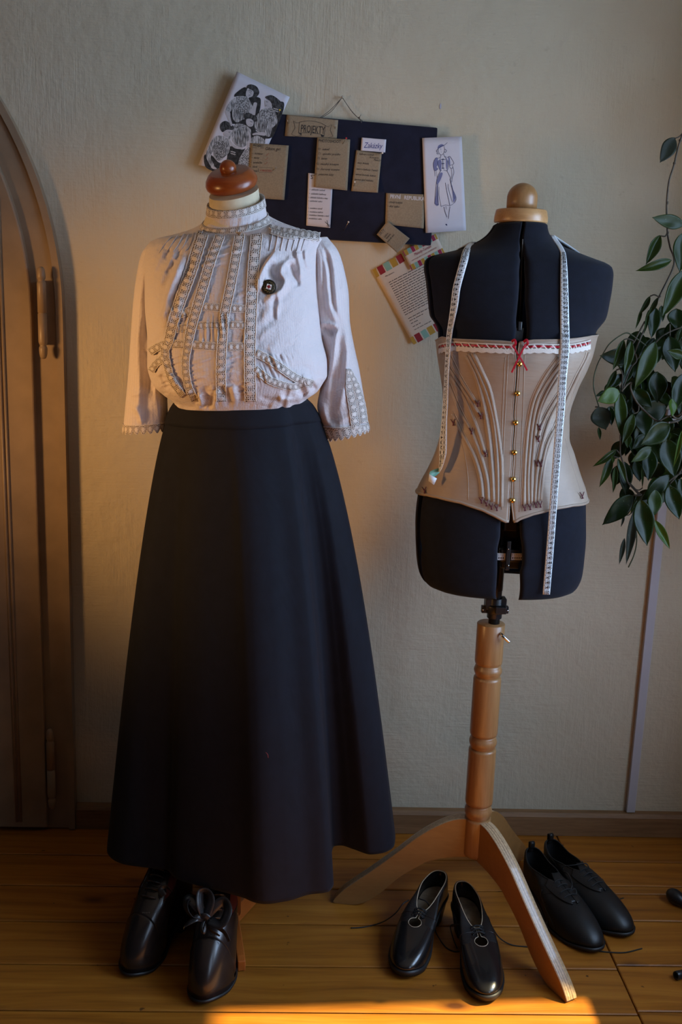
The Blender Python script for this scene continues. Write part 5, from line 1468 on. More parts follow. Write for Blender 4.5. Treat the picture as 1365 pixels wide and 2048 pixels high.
# ------------------------------------------------------------------ measuring tape
tape = thing('measuring_tape', 'white centimetre measuring tape hung round the neck of the navy form', 'measuring tape', (FX, FY-.05, .83))
M_tape = plain('white_tape', (.62, .66, .69), .42, nscale=40, namp=.02)
M_tapeg = plain('green_tape_back', (.16, .36, .28), .45)
M_tapenum = plain('tape_print', (.008, .008, .009), .6)
class Strip:
    """a band given by photo rows (py -> left px, right px) lying at depth fn Y"""
    def __init__(s, rows, hang):
        s.r = np.array(rows, float); s.hang = hang
    def at(s, v, py, off=0.0):
        py = np.asarray(py, float); v = np.asarray(v, float)
        xl = pchip(s.r[:, 0], s.r[:, 1], py); xr = pchip(s.r[:, 0], s.r[:, 2], py)
        c = (xl+xr)/2
        yc = np.interp(py, s.hang[0], s.hang[1])
        px = xl+(xr-xl)*v
        return at_y(px, py, yc-off+np.interp(py, s.hang[0], s.hang[2])*(v-.5))
def mkhang(cols, ys, lo=.0035, twist=0.0):
    """depth of the strip along py: rests on the form / corset, hangs straight where the body falls away"""
    c = np.array([np.interp(y, cols[:, 0], (cols[:, 1]+cols[:, 2])/2) for y in ys])
    w_ = np.array([np.interp(y, cols[:, 0], (cols[:, 2]-cols[:, 1])/2) for y in ys])
    a = FL.hit(c, ys, lo)[:, 1]
    return a
rr_ = np.array([(470, 1101, 1109), (482, 1108, 1118), (495, 1117, 1127), (508, 1122, 1132.5), (530, 1122, 1135), (570, 1121.5, 1137), (640, 1121.5, 1139), (690, 1121.5, 1140), (720, 1119.5, 1138), (760, 1117, 1134), (805, 1114.5, 1131.5), (870, 1110, 1126), (950, 1104, 1119.5), (1050, 1097, 1112), (1120, 1091.5, 1106.5), (1190, 1086, 1100.5)])
ys_ = np.linspace(470, 1190, 60)
hz_ = mkhang(rr_, ys_, .004)
corset_on = (ys_ > 668) & (ys_ < 1025)
hz_ = hz_-np.where(corset_on, .0105, 0)
# hang: never deeper than a straight drop from the bust
bust = hz_[ys_ > 660].min()
hz2 = np.where(ys_ > 690, np.minimum(hz_-.002, bust+(ys_-690)/500*.012), hz_)
hz2 = np.minimum(hz2, hz_)
SR = Strip(rr_, (ys_, hz2, np.zeros_like(ys_)))
rl_ = np.array([(484, 940, 951), (492, 932, 945), (502, 926, 941), (520, 921, 937), (545, 914, 930), (580, 905.5, 921), (610, 902, 917), (640, 898, 910.5), (668, 894, 905), (700, 892, 901.5), (760, 889, 897.5), (810, 886, 896), (850, 883, 894), (880, 880, 894), (905, 879, 893.5), (920, 879, 890), (935, 878.5, 885), (944, 877.5, 880)])
ysl = np.linspace(484, 944, 50)
hzl = mkhang(rl_, ysl, .004)-np.where(ysl > 660, .011, 0)
b2 = hzl[(ysl > 560) & (ysl < 720)].min()
hzl2 = np.where(ysl > 690, np.minimum(hzl-.002, b2+(ysl-690)/300*.015), hzl)
tw = np.interp(ysl, [484, 520, 620, 700, 860, 944], [.004, .0, -.008, -.012, -.010, -.014])
SLt = Strip(rl_, (ysl, hzl2, tw))
def strip_mesh(S, y0, y1, n):
    py = np.linspace(y0, y1, n); v = np.linspace(0, 1, 5)
    G = np.stack([S.at(np.full(n, a), py) for a in v], 1)
    return MB().grid(G)
def pick(o): return o
strip_mesh(SR, 470, 1189, 160).build('band', M_tape, tape, thick=.0006)
strip_mesh(SLt, 484, 944, 120).build('band', M_tape, tape, thick=.0006)
# part behind the neck
a0 = SLt.at(np.array([0., 1.]), np.array([484., 484.])); a1 = SR.at(np.array([0., 1.]), np.array([470., 470.]))
nb_t = np.linspace(0, 1, 30); ring = []
for q in nb_t:
    ang = pi+0.35-(q)*0 if False else None
for q in nb_t:
    th = radians(172)+radians(196)*q
    t_q = .058+.012*abs(q-.5)
    p1 = FL.point(np.array(t_q-.010), np.array(th), .004); p2 = FL.point(np.array(t_q+.012), np.array(th), .006)
    ring.append([p1, p2])
ring = [[a0[1], a0[0]]]+ring+[[a1[0], a1[1]]]
R0 = np.array(ring); RR = np.stack([catmull(R0[:, k], 3) for k in range(2)], 1)
MB().grid(RR).build('band', M_tape, tape, thick=.0006)
# curled end at the hip: green back shows, then the white end
e0 = SLt.at(np.array([0., 1.]), np.array([944., 944.]))
def pp(px, py, Y): return at_y(np.array(float(px)), np.array(float(py)), Y)
Yb_ = e0[0][1]
gr_ = MB(); gr_.grid([[pp(877.5, 936, Yb_-.001), pp(880, 945, Yb_-.001)], [pp(868, 939.5, Yb_-.004), pp(873, 951.5, Yb_-.003)], [pp(861, 943, Yb_-.008), pp(868, 954, Yb_-.006)], [pp(859, 948, Yb_-.012), pp(866, 955.5, Yb_-.010)]])
gr_.build('green_back', M_tapeg, tape, thick=.0005)
wt = MB(); E4 = [pp(859, 948, Yb_-.012), pp(874.5, 957, Yb_-.014), pp(868.5, 970, Yb_-.012), pp(857.5, 962, Yb_-.012)]
wt.grid([[E4[0], E4[1]], [E4[3], E4[2]]]); wt.build('white_end', M_tape, tape, thick=.0006)
# printed numbers and lines
nums = MB()
def num_on(S, txt, py, size, flip=False, va=.93, vert=False):
    V, Fc = text_geom(txt, 0, 'LEFT', .012)
    if not len(V): return
    k = size/.7; wpx = np.interp(py, S.r[:, 0], S.r[:, 2]-S.r[:, 1])
    x0, x1 = V[:, 0].min(), V[:, 0].max()
    W_ = (.66 if len(txt) == 3 else .58 if len(txt) == 2 else .3)
    xs = (V[:, 0]-x0)/(x1-x0+1e-6)*W_; ysv = (V[:, 1]-.35)*k
    if not flip: vv = va-W_+xs; yy = py-ysv
    else: vv = (1-va)+W_-xs+.02; yy = py+ysv
    nums.add(S.at(vv, yy, .0012), Fc, None, 0, False)
def tick(S, py, v0, v1, h=.75):
    q = S.at(np.array([v0, v1, v1, v0]), np.array([py-h/2, py-h/2, py+h/2, py+h/2]), .0011); nums.add(q, [[0, 1, 2, 3]], None, 0, False)
cal = np.array([(82, 507), (83, 515.5), (84, 523.7), (92, 597), (100, 671.7), (110, 777.7), (120, 881), (130, 984), (140, 1086), (150, 1185)])
for n_ in range(82, 151):
    y = np.interp(n_, cal[:, 0], cal[:, 1]); num_on(SR, str(n_), y, 6.6)
    d_ = np.interp(n_+.5, cal[:, 0], cal[:, 1])
    if n_ < 150:
        tick(SR, d_, .05, .32); tick(SR, d_, .42, .60); tick(SR, d_, .70, .95)
call = np.array([(8, 931), (9, 922), (10, 913.7), (11, 904.8), (15, 865), (20, 814.6), (30, 711.5), (35, 661.5), (40, 608.6), (45, 559), (49, 523), (52, 499)])
for n_ in range(8, 53):
    y = np.interp(n_, call[:, 0], call[:, 1]); num_on(SLt, str(n_), y, 6.2, True)
    d_ = np.interp(n_+.5, call[:, 0], call[:, 1]); tick(SLt, d_, .1, .9, .6)
nums.build('numerals', M_tapenum, tape, recalc=False)
# ================================================================== shoes
M_leather = plain('black_leather', (0.0095, 0.0085, 0.0085), 0.27, spec=.5, nscale=30, namp=.12, bscale=320, bstr=.08, bdist=.0008, coat=.35)
M_matte = plain('matte_black_leather', (0.010, 0.0095, 0.0095), 0.42, spec=.4, nscale=30, namp=.12, bscale=300, bstr=.12, bdist=.0008)
M_suede = plain('black_lining', (0.010, 0.009, 0.009), 0.9, bscale=500, bstr=.3)
M_quilt = plain('black_quilted_leather', (0.009, 0.0085, 0.009), 0.42, bscale=140, bstr=.55, bdist=.002)
M_bootl = plain('dark_brown_leather', (0.017, 0.011, 0.009), 0.27, spec=.5, nscale=25, namp=.15, bscale=260, bstr=.10, bdist=.0008, coat=.15)
M_wine = plain('wine_red_suede', (0.065, 0.005, 0.006), 0.8, bscale=500, bstr=.3)
M_soleb = plain('black_sole', (0.011, 0.010, 0.010), 0.5)
M_insole = plain('tan_insole', (0.16, 0.12, 0.08), 0.7, nscale=60, namp=.15)
M_insoled = plain('dark_insole', (0.045, 0.035, 0.03), 0.7)
M_pipe = plain('cream_piping', (0.48, 0.38, 0.26), 0.6)
M_lace_b = plain('black_shoelace', (0.010, 0.010, 0.011), 0.7, bscale=900, bstr=.4)
M_satinr = plain('black_satin_ribbon', (0.020, 0.018, 0.018), 0.38, nscale=50, namp=.1)
M_aglet = plain('brass_aglet', (0.55, 0.42, 0.2), .3, 1.0)
M_eyelet = plain('gunmetal_eyelet', (0.25, 0.25, 0.27), .25, 1.0)
class Shoe:
    def __init__(s, name, label, group, heel_xy, toe_xy, W, heel_h, op, mirror=1, toe=(2.2, 2.0), mats=None, sole_t=.005, kprof=.46, platform=0.0, top_f=1.0, waist=.66):
        d = np.array(toe_xy)-np.array(heel_xy); s.L = float(np.hypot(*d)); L = s.L
        s.root = thing(name, label, 'shoe' if 'boot' not in name else 'boot', (heel_xy[0], heel_xy[1], 0), atan2(-d[0], d[1]), group)
        s.W, s.hh, s.op, s.mir, s.toe, s.mats, s.st, s.k, s.pl = W, heel_h, op, mirror, toe, mats, sole_t, kprof, platform
        s.waist = waist
    def w(s, yn):
        base = pchip([0, .06, .18, .40, .66, .80, 1.0], [.60, .64, .68, s.waist+.02, 1.0, .98, .90], yn)*s.W/2
        he = np.sqrt(np.clip(1-np.clip((.13-yn)/.13, 0, 1)**2, 0, 1)); a, b = s.toe
        to = np.clip(1-np.clip((yn-.66)/.34, 0, 1)**a, 0, 1)**(1/b)
        return base*he*to
    def cx(s, yn): return s.mir*s.W*(.05*np.sin(yn*pi*1.05)-.10*smooth01((yn-.55)/.45))
    def lift(s, yn): return s.pl*smooth01((yn-.3)/.3)+s.hh*(1-smooth01((yn-.17)/.46))+.010*smooth01((yn-.78)/.22)
    def sole_pt(s, a, z=0.0, grow=0.0):
        yn = (1-np.cos(a))/2; w = s.w(yn)+grow*np.abs(np.sin(a))**.5
        return np.stack([s.cx(yn)+np.sin(a)/np.maximum(np.abs(np.sin(a)), 1e-6)*w, yn*(s.L+2*grow)-grow, s.lift(yn)+z+0*a], -1)
    def S(s, a, f, off=0.0):
        """surface: a = 0 heel .. pi toe round the sole, f = 0 at the sole .. 1 at the opening"""
        a, f = np.broadcast_arrays(np.asarray(a, float), np.asarray(f, float))
        yn = (1-np.cos(a))/2; P0 = s.sole_pt(a, s.st)
        y0, y1, wo, zb, zs, zf = s.op
        q = yn
        yo = (y0+(y1-y0)*q)*s.L; sg = np.sin(a)
        ynf = yo/s.L
        xo = s.cx(ynf)+wo*np.sign(sg)*np.abs(sg)**.8*(1-.25*q)
        zo = s.lift(np.clip(ynf, 0, 1)*.6)*0+s.lift(ynf)+pchip([0, .35, .7, 1], [zb, zs, (zs+zf)/2, zf], q)
        n = 2.5; g = (1-np.clip(1-f, 0, 1)**n)**(1/n)
        kk = s.k+(.93-s.k)*(1-smooth01((yn-.25)/.35))     # heel walls stand straighter
        fh = f
        # sides keep the width at first (round over the joint) then close
        fx = f**(1.0+.9*smooth01(yn/.3)*(np.abs(sg)))
        X = P0[..., 0]*(1-fx)+xo*fx; Y = P0[..., 1]*(1-fh)+yo*fh
        Z = P0[..., 2]+(zo-P0[..., 2])*(kk*g+(1-kk)*f)
        # heel counter bulge
        hb = np.exp(-(yn/.10)**2)*np.sin(pi*np.clip(f, 0, 1))*.006
        Y = Y-hb
        P = np.stack([X, Y, Z], -1)
        if off:
            c = np.stack([s.cx(np.clip(P[..., 1]/s.L, 0, 1)), P[..., 1]-.01, np.full(X.shape, .02)], -1)
            dd = P-c; dd[..., 2] = np.maximum(dd[..., 2], .004); dd /= np.linalg.norm(dd, axis=-1, keepdims=True); P = P+dd*off
        return P
    def part(s, mb, name, mt, **kw): return mb.build(name, mt, s.root, local=True, **kw)
    def upper(s, hole=None, mi_fn=None, na=132, nf=64):
        a = np.linspace(0, 2*pi, na, endpoint=False); f = np.linspace(0, 1, nf)**1.25
        G = s.S(a[None, :], f[:, None]); mb = MB()
        mask = None
        if hole is not None:
            mask = np.ones((nf, na), bool)
            for i in range(nf-1):
                for j in range(na):
                    c = (G[i, j]+G[i+1, j]+G[i, (j+1) % na]+G[i+1, (j+1) % na])/4
                    if a[j] > 1.8 and a[j] < 4.5 and f[i] > .35 and hole(c[0], c[1]): mask[i][j] = False
        mb.grid(G, closed_v=True, mask=mask)
        if mi_fn is not None:
            k = 0
            for i in range(nf-1):
                for j in range(na):
                    if mask is not None and not mask[i][j]: continue
                    mb.mi[k] = mi_fn((a[j]+a[(j+1) % na if j < na-1 else j])/2, (f[i]+f[i+1])/2, G[i, j]); k += 1
        o = s.part(mb, 'upper', s.mats, thick=.0016, thick_off=-1)
        s.flipfix(o)
        rim = s.S(np.linspace(0, 2*pi, 90, endpoint=False), np.ones(90))
        s.rim = rim
        return o
    def flipfix(s, o):
        p0 = o.data.polygons[10]
        c = Vector((s.cx(np.array(.5)), s.L*.5, .03))
        if (Vector(p0.center)-c).dot(p0.normal) < 0: o.modifiers['thick'].offset = 1
    def sole(s, mt, welt=.003, heel=None, heel_len=.27, heel_scale=.85, insole=M_insole):
        a = np.linspace(0, 2*pi, 120, endpoint=False)
        mb = MB()
        T = s.sole_pt(a, s.st, welt); B = s.sole_pt(a, 0.0, welt*.8)
        if s.pl: B = s.sole_pt(a, -s.pl*smooth01(((1-np.cos(a))/2-.3)/.3)*1.0, welt*.6)
        B[..., 2] = np.maximum(B[..., 2], .0004)
        mb.grid(np.stack([T, B]), closed_v=True)
        half = 60
        for R_, fl_ in ((T, False), (B, True)):
            for i in range(half):
                j = i+1
                q = [R_[i], R_[j % 120], R_[(-j) % 120], R_[(-i) % 120]]
                mb.add(q[::-1] if fl_ else q, [[0, 1, 2, 3]], None, 0, True)
        so = s.part(mb, 'sole', mt, weld=2e-5)
        if s.hh > .012:
            hb = MB(); ah = [x for x in a if (1-cos(x))/2 < heel_len]
            ah = [x-2*pi if x > pi else x for x in ah]; ah.sort()
            top = s.sole_pt(np.array(ah), 0.0005, welt*.5)
            c = top.mean(0); lv = []
            for q in np.linspace(0, 1, 8):
                sc_ = 1-(1-heel_scale)*(q**.7)
                R_ = c+(top-c)*np.array([sc_, sc_, 1]); R_[:, 1] += .012*q*(s.hh/.05) if s.hh > .03 else 0
                R_[:, 2] = top[:, 2]*(1-q)+.0005*q
                lv.append(R_)
            hb.grid(lv, closed_v=True); nn = len(ah)
            b0 = len(hb.v)-nn; hb.f.append([b0+i for i in range(nn)]); hb.uv.append([(0, 0)]*nn); hb.mi.append(0); hb.sm.append(False)
            s.part(hb, 'heel', mt)
        # insole
        ib = MB(); I = s.sole_pt(a, s.st+.004, -.003)
        for i in range(half):
            ib.add([I[i], I[(i+1) % 120], I[(-i-1) % 120], I[(-i) % 120]], [[0, 1, 2, 3]], None, 0, True)
        s.part(ib, 'insole', insole)
        # welt stitch line
        return so
    def line(s, pts, r, name, mt, off=.0006, n=5, closed=False):
        P = catmull(pts, n, closed); mb = MB(); mb.tube(s.S(P[:, 0], P[:, 1], off), r, 7, closed=closed); return s.part(mb, name, mt)
    def seam_y(s, c0, curve, r, mt, name='seam', amax=.95):
        """seam across the vamp near y = c0*L, curving back at the sides by `curve`"""
        pts = []
        for a in np.linspace(pi*(1-amax*.5), pi*(1+amax*.5), 41):
            yn = (1-cos(a))/2; yo = (s.op[0]+(s.op[1]-s.op[0])*yn)*s.L
            c = (c0-curve*((a-pi)/(pi*.5))**2)*s.L
            f = (c-yn*s.L)/(yo-yn*s.L)
            if .0 <= f <= 1: pts.append((a, f))
        mb = MB(); mb.tube(s.S(np.array([p[0] for p in pts]), np.array([p[1] for p in pts]), .0003), r, 6); return s.part(mb, name, mt)
    def rimtube(s, r, mt, name='topline'):
        mb = MB(); mb.tube(s.rim, r, 8, closed=True); return s.part(mb, name, mt)
    def front(s, py):
        """world depth of the instep line seen at photo row py"""
        f = np.linspace(.2, 1, 60); M_ = Matrix.Translation(s.root.location) @ s.root.rotation_euler.to_matrix().to_4x4()
        Pw = np.array([list(M_ @ Vector(p)) for p in s.S(np.full(60, pi), f)]); y = proj(Pw)[1]; i = np.argsort(y)
        return float(np.interp(py, y[i], Pw[i, 1]))
    def to_local(s, P):
        M_ = (Matrix.Translation(s.root.location) @ s.root.rotation_euler.to_matrix().to_4x4()).inverted()
        return np.array([list(M_ @ Vector(p)) for p in P])
    def world_tube(s, px_pts, z, r, name, mt, n=6, taper=False):
        """a lace end lying on the floor / over the shoe, by photo points with heights"""
        P = np.array([at_z(np.array(float(p[0])), np.array(float(p[1])), p[2] if len(p) > 2 else z) for p in px_pts])
        P = s.to_local(catmull(P, n)); mb = MB(); mb.tube(P, r, 8); return s.part(mb, name, mt)
def fxy(px, py, z=0.0):
    q = at_z(np.array(float(px)), np.array(float(py)), z); return (q[0], q[1])

# ---- heeled keyhole shoes, between the skirt and the tripod leg
def heeled(label, heel, toe, mirror, laces):
    sh = Shoe('heeled_shoe', label, 'heeled lace-up shoes', heel, toe, .088, .050, (.015, .46, .0275, .052, .046, .050), mirror, (2.9, 2.1), [M_leather, M_quilt], .006, .50, .006)
    L = sh.L
    def kh(x, y):
        yc = .595*L; xx = x-sh.cx(np.array(.6)); yy = y-yc
        if abs(xx) < .0045 and .48*L > y-.0 > .40*L: return True
        return (xx/.0145)**2+(yy/.0135)**2 < 1 or (abs(xx) < .0030 and 0 < -yy < .17*L)
    def mi(a, f, P):
        return 1 if (f > .40 and .12*L < P[1] < .60*L and abs(a-pi) > .5) else 0
    sh.upper(kh, mi, 200, 110)
    sh.rimtube(.0011, M_pipe, 'piping')
    sh.sole(M_soleb, .003, insole=M_insole, heel_scale=.72)
    # keyhole piping following the surface: find (a, f) for the outline points
    out = []
    for t in np.linspace(radians(-77), radians(257), 41):
        out.append((.0145*cos(t), .595*L+.0135*sin(t)))
    out = [(.0028, .595*L-.05*L-.0)]+[(x, y) for x, y in out if True]+[(-.0028, .595*L-.05*L)]
    out = [(.0026, .47*L)]+out+[(-.0026, .47*L)]
    def find(x, y):
        best = None
        A, Fv = np.meshgrid(np.linspace(2.0, 4.28, 200), np.linspace(.3, 1, 120)); P = grid_[0]
        d = (P[..., 0]-x)**2+(P[..., 1]-y)**2
        i = np.unravel_index(np.argmin(d), d.shape); return P[i]
    A, Fv = np.meshgrid(np.linspace(2.0, 4.28, 200), np.linspace(.3, 1, 120)); grid_ = [sh.S(A, Fv, .0006)]
    cx_ = float(sh.cx(np.array(.6)))
    P = np.array([find(x+cx_, y) for x, y in out])
    P[1:-1] = (P[:-2]+P[1:-1]*2+P[2:])/4
    mb = MB(); mb.tube(P, .0008, 6); sh.part(mb, 'piping', M_pipe)
    sh.seam_y(.50, -.02, .0006, M_leather)
    # lacing across the throat
    for k, y in enumerate((.455, .485, .515)):
        pl, pr = find(cx_-.013, y*L), find(cx_+.013, (y+.012)*L); md = (pl+pr)/2+np.array([0, 0, .004])
        mb = MB(); mb.tube(catmull([pl, (pl+md)/2+np.array([0, 0, .002]), md, (pr+md)/2+np.array([0, 0, .002]), pr], 4), .0013, 8); sh.part(mb, 'lace', M_lace_b)
        pl2, pr2 = find(cx_-.013, (y+.014)*L), find(cx_+.013, y*L)
        mb = MB(); mb.tube(catmull([pl2, (pl2+pr2)/2+np.array([0, 0, .0055]), pr2], 5), .0013, 8); sh.part(mb, 'lace', M_lace_b)
        for p_ in (pl, pr):
            mb = MB(); mb.lathe([(.0012, 0), (.0024, .0003), (.0026, .001), (.0016, .0013)], p_, (0, 0, 1), 10); sh.part(mb, 'eyelet', M_leather)
    for lc in laces: sh.world_tube(lc, .0016, .0014, 'lace', M_lace_b)
    return sh
heeled('black heeled shoe with keyhole cutout, the one farther from the tripod leg', fxy(884, 1738, .105), fxy(794, 1956), 1,
       [[(818, 1800, .07), (806, 1808, .075), (792, 1826, .05), (770, 1842, .02), (745, 1851), (722, 1855), (702, 1856)], [(838, 1797, .07), (856, 1806, .07), (866, 1838, .03), (873, 1866), (890, 1892), (906, 1902), (920, 1903)]])
heeled('black heeled shoe with keyhole cutout, right beside the tripod leg', fxy(923, 1758, .105), fxy(986, 2009), -1,
       [[(962, 1835, .07), (975, 1832, .07), (984, 1852, .045), (1000, 1876, .012), (1025, 1890), (1060, 1894)], [(938, 1838, .068), (922, 1848, .06), (904, 1850, .05), (902, 1858, .04), (908, 1880, .02), (915, 1897)]])

# ---- flat derby shoes, right of the tripod leg
def derby(label, heel, toe, mirror, loops):
    sh = Shoe('derby_shoe', label, 'flat lace-up shoes', heel, toe, .094, .022, (.012, .47, .031, .075, .058, .082), mirror, (2.9, 2.15), [M_matte, M_suede], .007, .47)
    L = sh.L
    sh.upper(None, None); sh.rimtube(.0016, M_matte)
    sh.sole(M_soleb, .003, insole=M_insoled, heel_scale=.97)
    # facings: two flaps with a curved front edge
    for sg in (1, -1):
        G = []
        for v in np.linspace(0, 1, 14):
            row = []
            for u in np.linspace(0, 1, 26):
                a0, a1 = pi-sg*.10, pi-sg*(1.05-.35*v)
                a = a0+(a1-a0)*u
                f = 1.0-(1.0-(.56+.22*u**2.2))*(1-v) if True else 0
                row.append(sh.S(np.array(a), np.array(f), .0022))
            G.append(row)
        mb = MB(); mb.grid(np.array(G)); sh.part(mb, 'facing', M_matte, thick=.0018, thick_off=0)
    # tongue
    G = [[sh.S(np.array(pi+u*.33), np.array(f), .0008)+np.array([0, -.012*max(0, f-.97)/.03, .014*max(0, f-.97)/.03]) for u in np.linspace(-1, 1, 9)] for f in np.linspace(.6, 1.0, 14)]
    mb = MB(); mb.grid(np.array(G)); sh.part(mb, 'tongue', M_matte, thick=.002, thick_off=0)
    # pull tab at the heel
    h = sh.S(np.array(0.0), np.array(1.0)); w_ = .006
    tb = MB(); pr_ = [(-.001, -.012), (-.003, .004), (-.003, .014), (.002, .0165), (.006, .013), (.005, .0)]
    for i in range(len(pr_)-1): pass
    C_ = catmull([(0, h[1]+y, h[2]+z) for y, z in pr_], 4)
    tb.grid([[p+np.array([x, 0, 0]) for p in C_] for x in (-w_, w_)]); sh.part(tb, 'pull_tab', M_matte, thick=.0018, thick_off=0)
    # lacing: four bars over the gap with eyelets
    for f in (.66, .76, .86, .95):
        pl, pr = sh.S(np.array(pi-.36), np.array(f+.0), .0042), sh.S(np.array(pi+.36), np.array(f+.02), .0042)
        md = (pl+pr)/2+np.array([0, 0, .0035]); mb = MB(); mb.tube(catmull([pl+np.array([0, 0, -.003]), pl, md, pr, pr+np.array([0, 0, -.003])], 4), .0014, 8); sh.part(mb, 'lace', M_lace_b)
    for lc in loops: sh.world_tube(lc, .0016, .0014, 'lace', M_lace_b)
    sh.seam_y(.58, .16, .0006, M_matte)
    sh.line([(2.0, .02), (1.75, .35), (1.9, .62)], .0006, 'seam', M_matte); sh.line([(2*pi-2.0, .02), (2*pi-1.75, .35), (2*pi-1.9, .62)], .0006, 'seam', M_matte)
    return sh
derby('matte black flat lace-up shoe standing against the tripod leg', fxy(1061, 1702, .085), fxy(1187, 1911), 1,
      [[(1128, 1744, .085), (1137, 1748, .095), (1145, 1768, .09), (1138, 1790, .075)], [(1130, 1795, .07), (1150, 1777, .085), (1152, 1790, .075), (1140, 1800, .065)], [(1125, 1775, .08), (1112, 1805, .06), (1096, 1840, .02), (1093, 1862, .01), (1098, 1878, .004)], [(1190, 1900, .003), (1215, 1904), (1250, 1905), (1285, 1897)]])
derby('matte black flat lace-up shoe, outermost on the right', fxy(1098, 1686, .085), fxy(1252, 1880), 1,
      [[(1126, 1740, .08), (1128, 1733, .09), (1150, 1730, .1), (1172, 1727, .1), (1180, 1737, .09)], [(1186, 1775, .06), (1198, 1757, .07), (1208, 1762, .065), (1208, 1776, .05), (1195, 1782, .05)], [(1225, 1805, .025), (1238, 1799, .012), (1248, 1796, .006)]])

# ---- laced boots standing under the skirt
def boot(label, heel, toe, mirror, bow):
    sh = Shoe('laced_boot', label, 'laced boots under the skirt', heel, toe, .090, .040, (.03, .42, .036, .165, .162, .158), mirror, (2.3, 1.95), [M_bootl, M_wine], .006, .44)
    L = sh.L
    def mi(a, f, P):
        d = abs(a-pi)
        return 1 if (f > .52 and d > .80 and d < 2.35 and P[2] > .055) else 0
    sh.upper(None, mi, 160, 80); sh.rimtube(.0016, M_bootl)
    sh.sole(M_soleb, .004, insole=M_insoled, heel_scale=.9)
    cap_ = MB(); rows_ = []
    for a in np.linspace(pi*.56, pi*1.44, 60):
        yn = (1-cos(a))/2; yo = (sh.op[0]+(sh.op[1]-sh.op[0])*yn)*sh.L; c = (.755-.07*((a-pi)/(pi*.5))**2)*sh.L
        fc = np.clip((c-yn*sh.L)/(yo-yn*sh.L), 0.001, 1)
        rows_.append(sh.S(np.full(14, a), fc*np.linspace(0, 1, 14)**1.2, .0016))
    cap_.grid(rows_); sh.part(cap_, 'toe_cap', M_bootl, thick=.0012, thick_off=0)
    ed_ = MB(); ed_.tube([r[-1] for r in rows_][6:-6], .0009, 6); sh.part(ed_, 'toe_cap_seam', M_bootl)
    sh.seam_y(.56, .10, .0008, M_bootl)
    for sg in (-1, 1):
        sh.line([(pi+sg*.80, .50), (pi+sg*.80, .75), (pi+sg*.80, 1.0)], .0008, 'seam', M_bootl); sh.line([(pi+sg*.80, .52), (pi+sg*1.4, .53), (pi+sg*2.2, .52)], .0008, 'seam', M_bootl)
    # perforated edge
    for i, a in enumerate(np.linspace(pi+.08, pi+.34, 4)):
        p_ = sh.S(np.array(a), np.array(.435), .0008); mb = MB(); mb.lathe([(.0009, 0), (.0016, .0004), (.0018, 0)], p_, (0, .5, .85), 8); sh.part(mb, 'eyelet', M_eyelet)
    # ribbon lacing with shiny eyelets
    for k, f in enumerate((.56, .66, .75, .84, .92)):
        pl, pr = sh.S(np.array(pi-.42), np.array(f), .001), sh.S(np.array(pi+.42), np.array(f+.03), .001)
        for p_ in (pl, pr):
            mb = MB(); mb.lathe([(.0010, -.0004), (.0021, .0006), (.0024, .0002)], p_, (0, .75, .65), 10); sh.part(mb, 'eyelet', M_eyelet)
        md = (pl+pr)/2+np.array([.002*(-1)**k, .005, .006])
        C_ = catmull([pl, (pl+md)/2+np.array([0, .003, .003]), md, (pr+md)/2+np.array([0, .003, .002]), pr], 5)
        up = np.array([0, .45, .9])*.0048
        mb = MB(); mb.grid([C_+up, C_+np.array([0, .001, 0]), C_-up]); sh.part(mb, 'ribbon_lace', M_satinr, thick=.0006)
    for spec in bow:
        pts, w_, tw_ = spec
        P = sh.to_local(catmull([at_y(np.array(float(p[0])), np.array(float(p[1])), sh.front(p[1])-.004-(p[2] if len(p) > 2 else 0)) for p in pts], 7))
        T = np.gradient(P, axis=0); T /= np.linalg.norm(T, axis=1, keepdims=True)
        ang = np.linspace(tw_[0], tw_[1], len(P))
        A_ = np.cross(T, np.array([0, 1., .3])); A_ /= np.linalg.norm(A_, axis=1, keepdims=True); B_ = np.cross(T, A_)
        N_ = (A_*np.cos(ang)[:, None]+B_*np.sin(ang)[:, None])*w_/2
        mb = MB(); mb.grid([P+N_, P+N_*.3, P-N_*.3, P-N_]); sh.part(mb, 'ribbon_bow', M_satinr, thick=.0006)
    return sh
b2_heel = (-.156, 2.032)
sb = boot('dark laced boot with a big ribbon bow, toe toward the viewer', b2_heel, fxy(413, 2014), -1,
     [([(409, 1834, .012), (396, 1815, .022), (377, 1797, .026), (372, 1815, .028), (384, 1834, .02), (404, 1838, .012)], .019, (.2, 1.3)),
      ([(411, 1834, .012), (428, 1815, .022), (448, 1802, .028), (456, 1822, .030), (442, 1848, .022), (418, 1840, .014)], .020, (-.3, .9)),
      ([(409, 1834, .012), (400, 1808, .03), (402, 1784, .036), (416, 1784, .036), (422, 1802, .03), (412, 1834, .014)], .018, (1.0, .2)),
      ([(408, 1836, .012), (394, 1836, .022), (380, 1844, .022), (369, 1852, .018)], .015, (.4, 1.4)), ([(414, 1840, .012), (438, 1856, .012), (450, 1866, .010), (459, 1883, .006)], .011, (.2, .8)), ([(402, 1834, .018), (410, 1832, .022), (418, 1838, .018)], .012, (0, 0)),
      ([(408, 1840, .012), (403, 1856, .012), (408, 1866, .010), (413, 1846, .012)], .007, (.3, .5)), ([(412, 1842, .012), (422, 1860, .012), (440, 1872, .008)], .009, (.3, .9))])
sb.world_tube([(459.5, 1882, .075), (462, 1897, .066)], 0, .0013, 'aglet', M_aglet)
sb.world_tube([(369.5, 1851, .09), (367.5, 1859, .085)], 0, .0013, 'aglet', M_aglet)
boot('dark laced boot with plain lacing, toe turned to the door', (-.245, 2.085), fxy(246, 1955), 1, [([(328, 1792, .01), (322, 1780, .014), (333, 1774, .014), (345, 1784, .01)], .014, (.2, .9))])
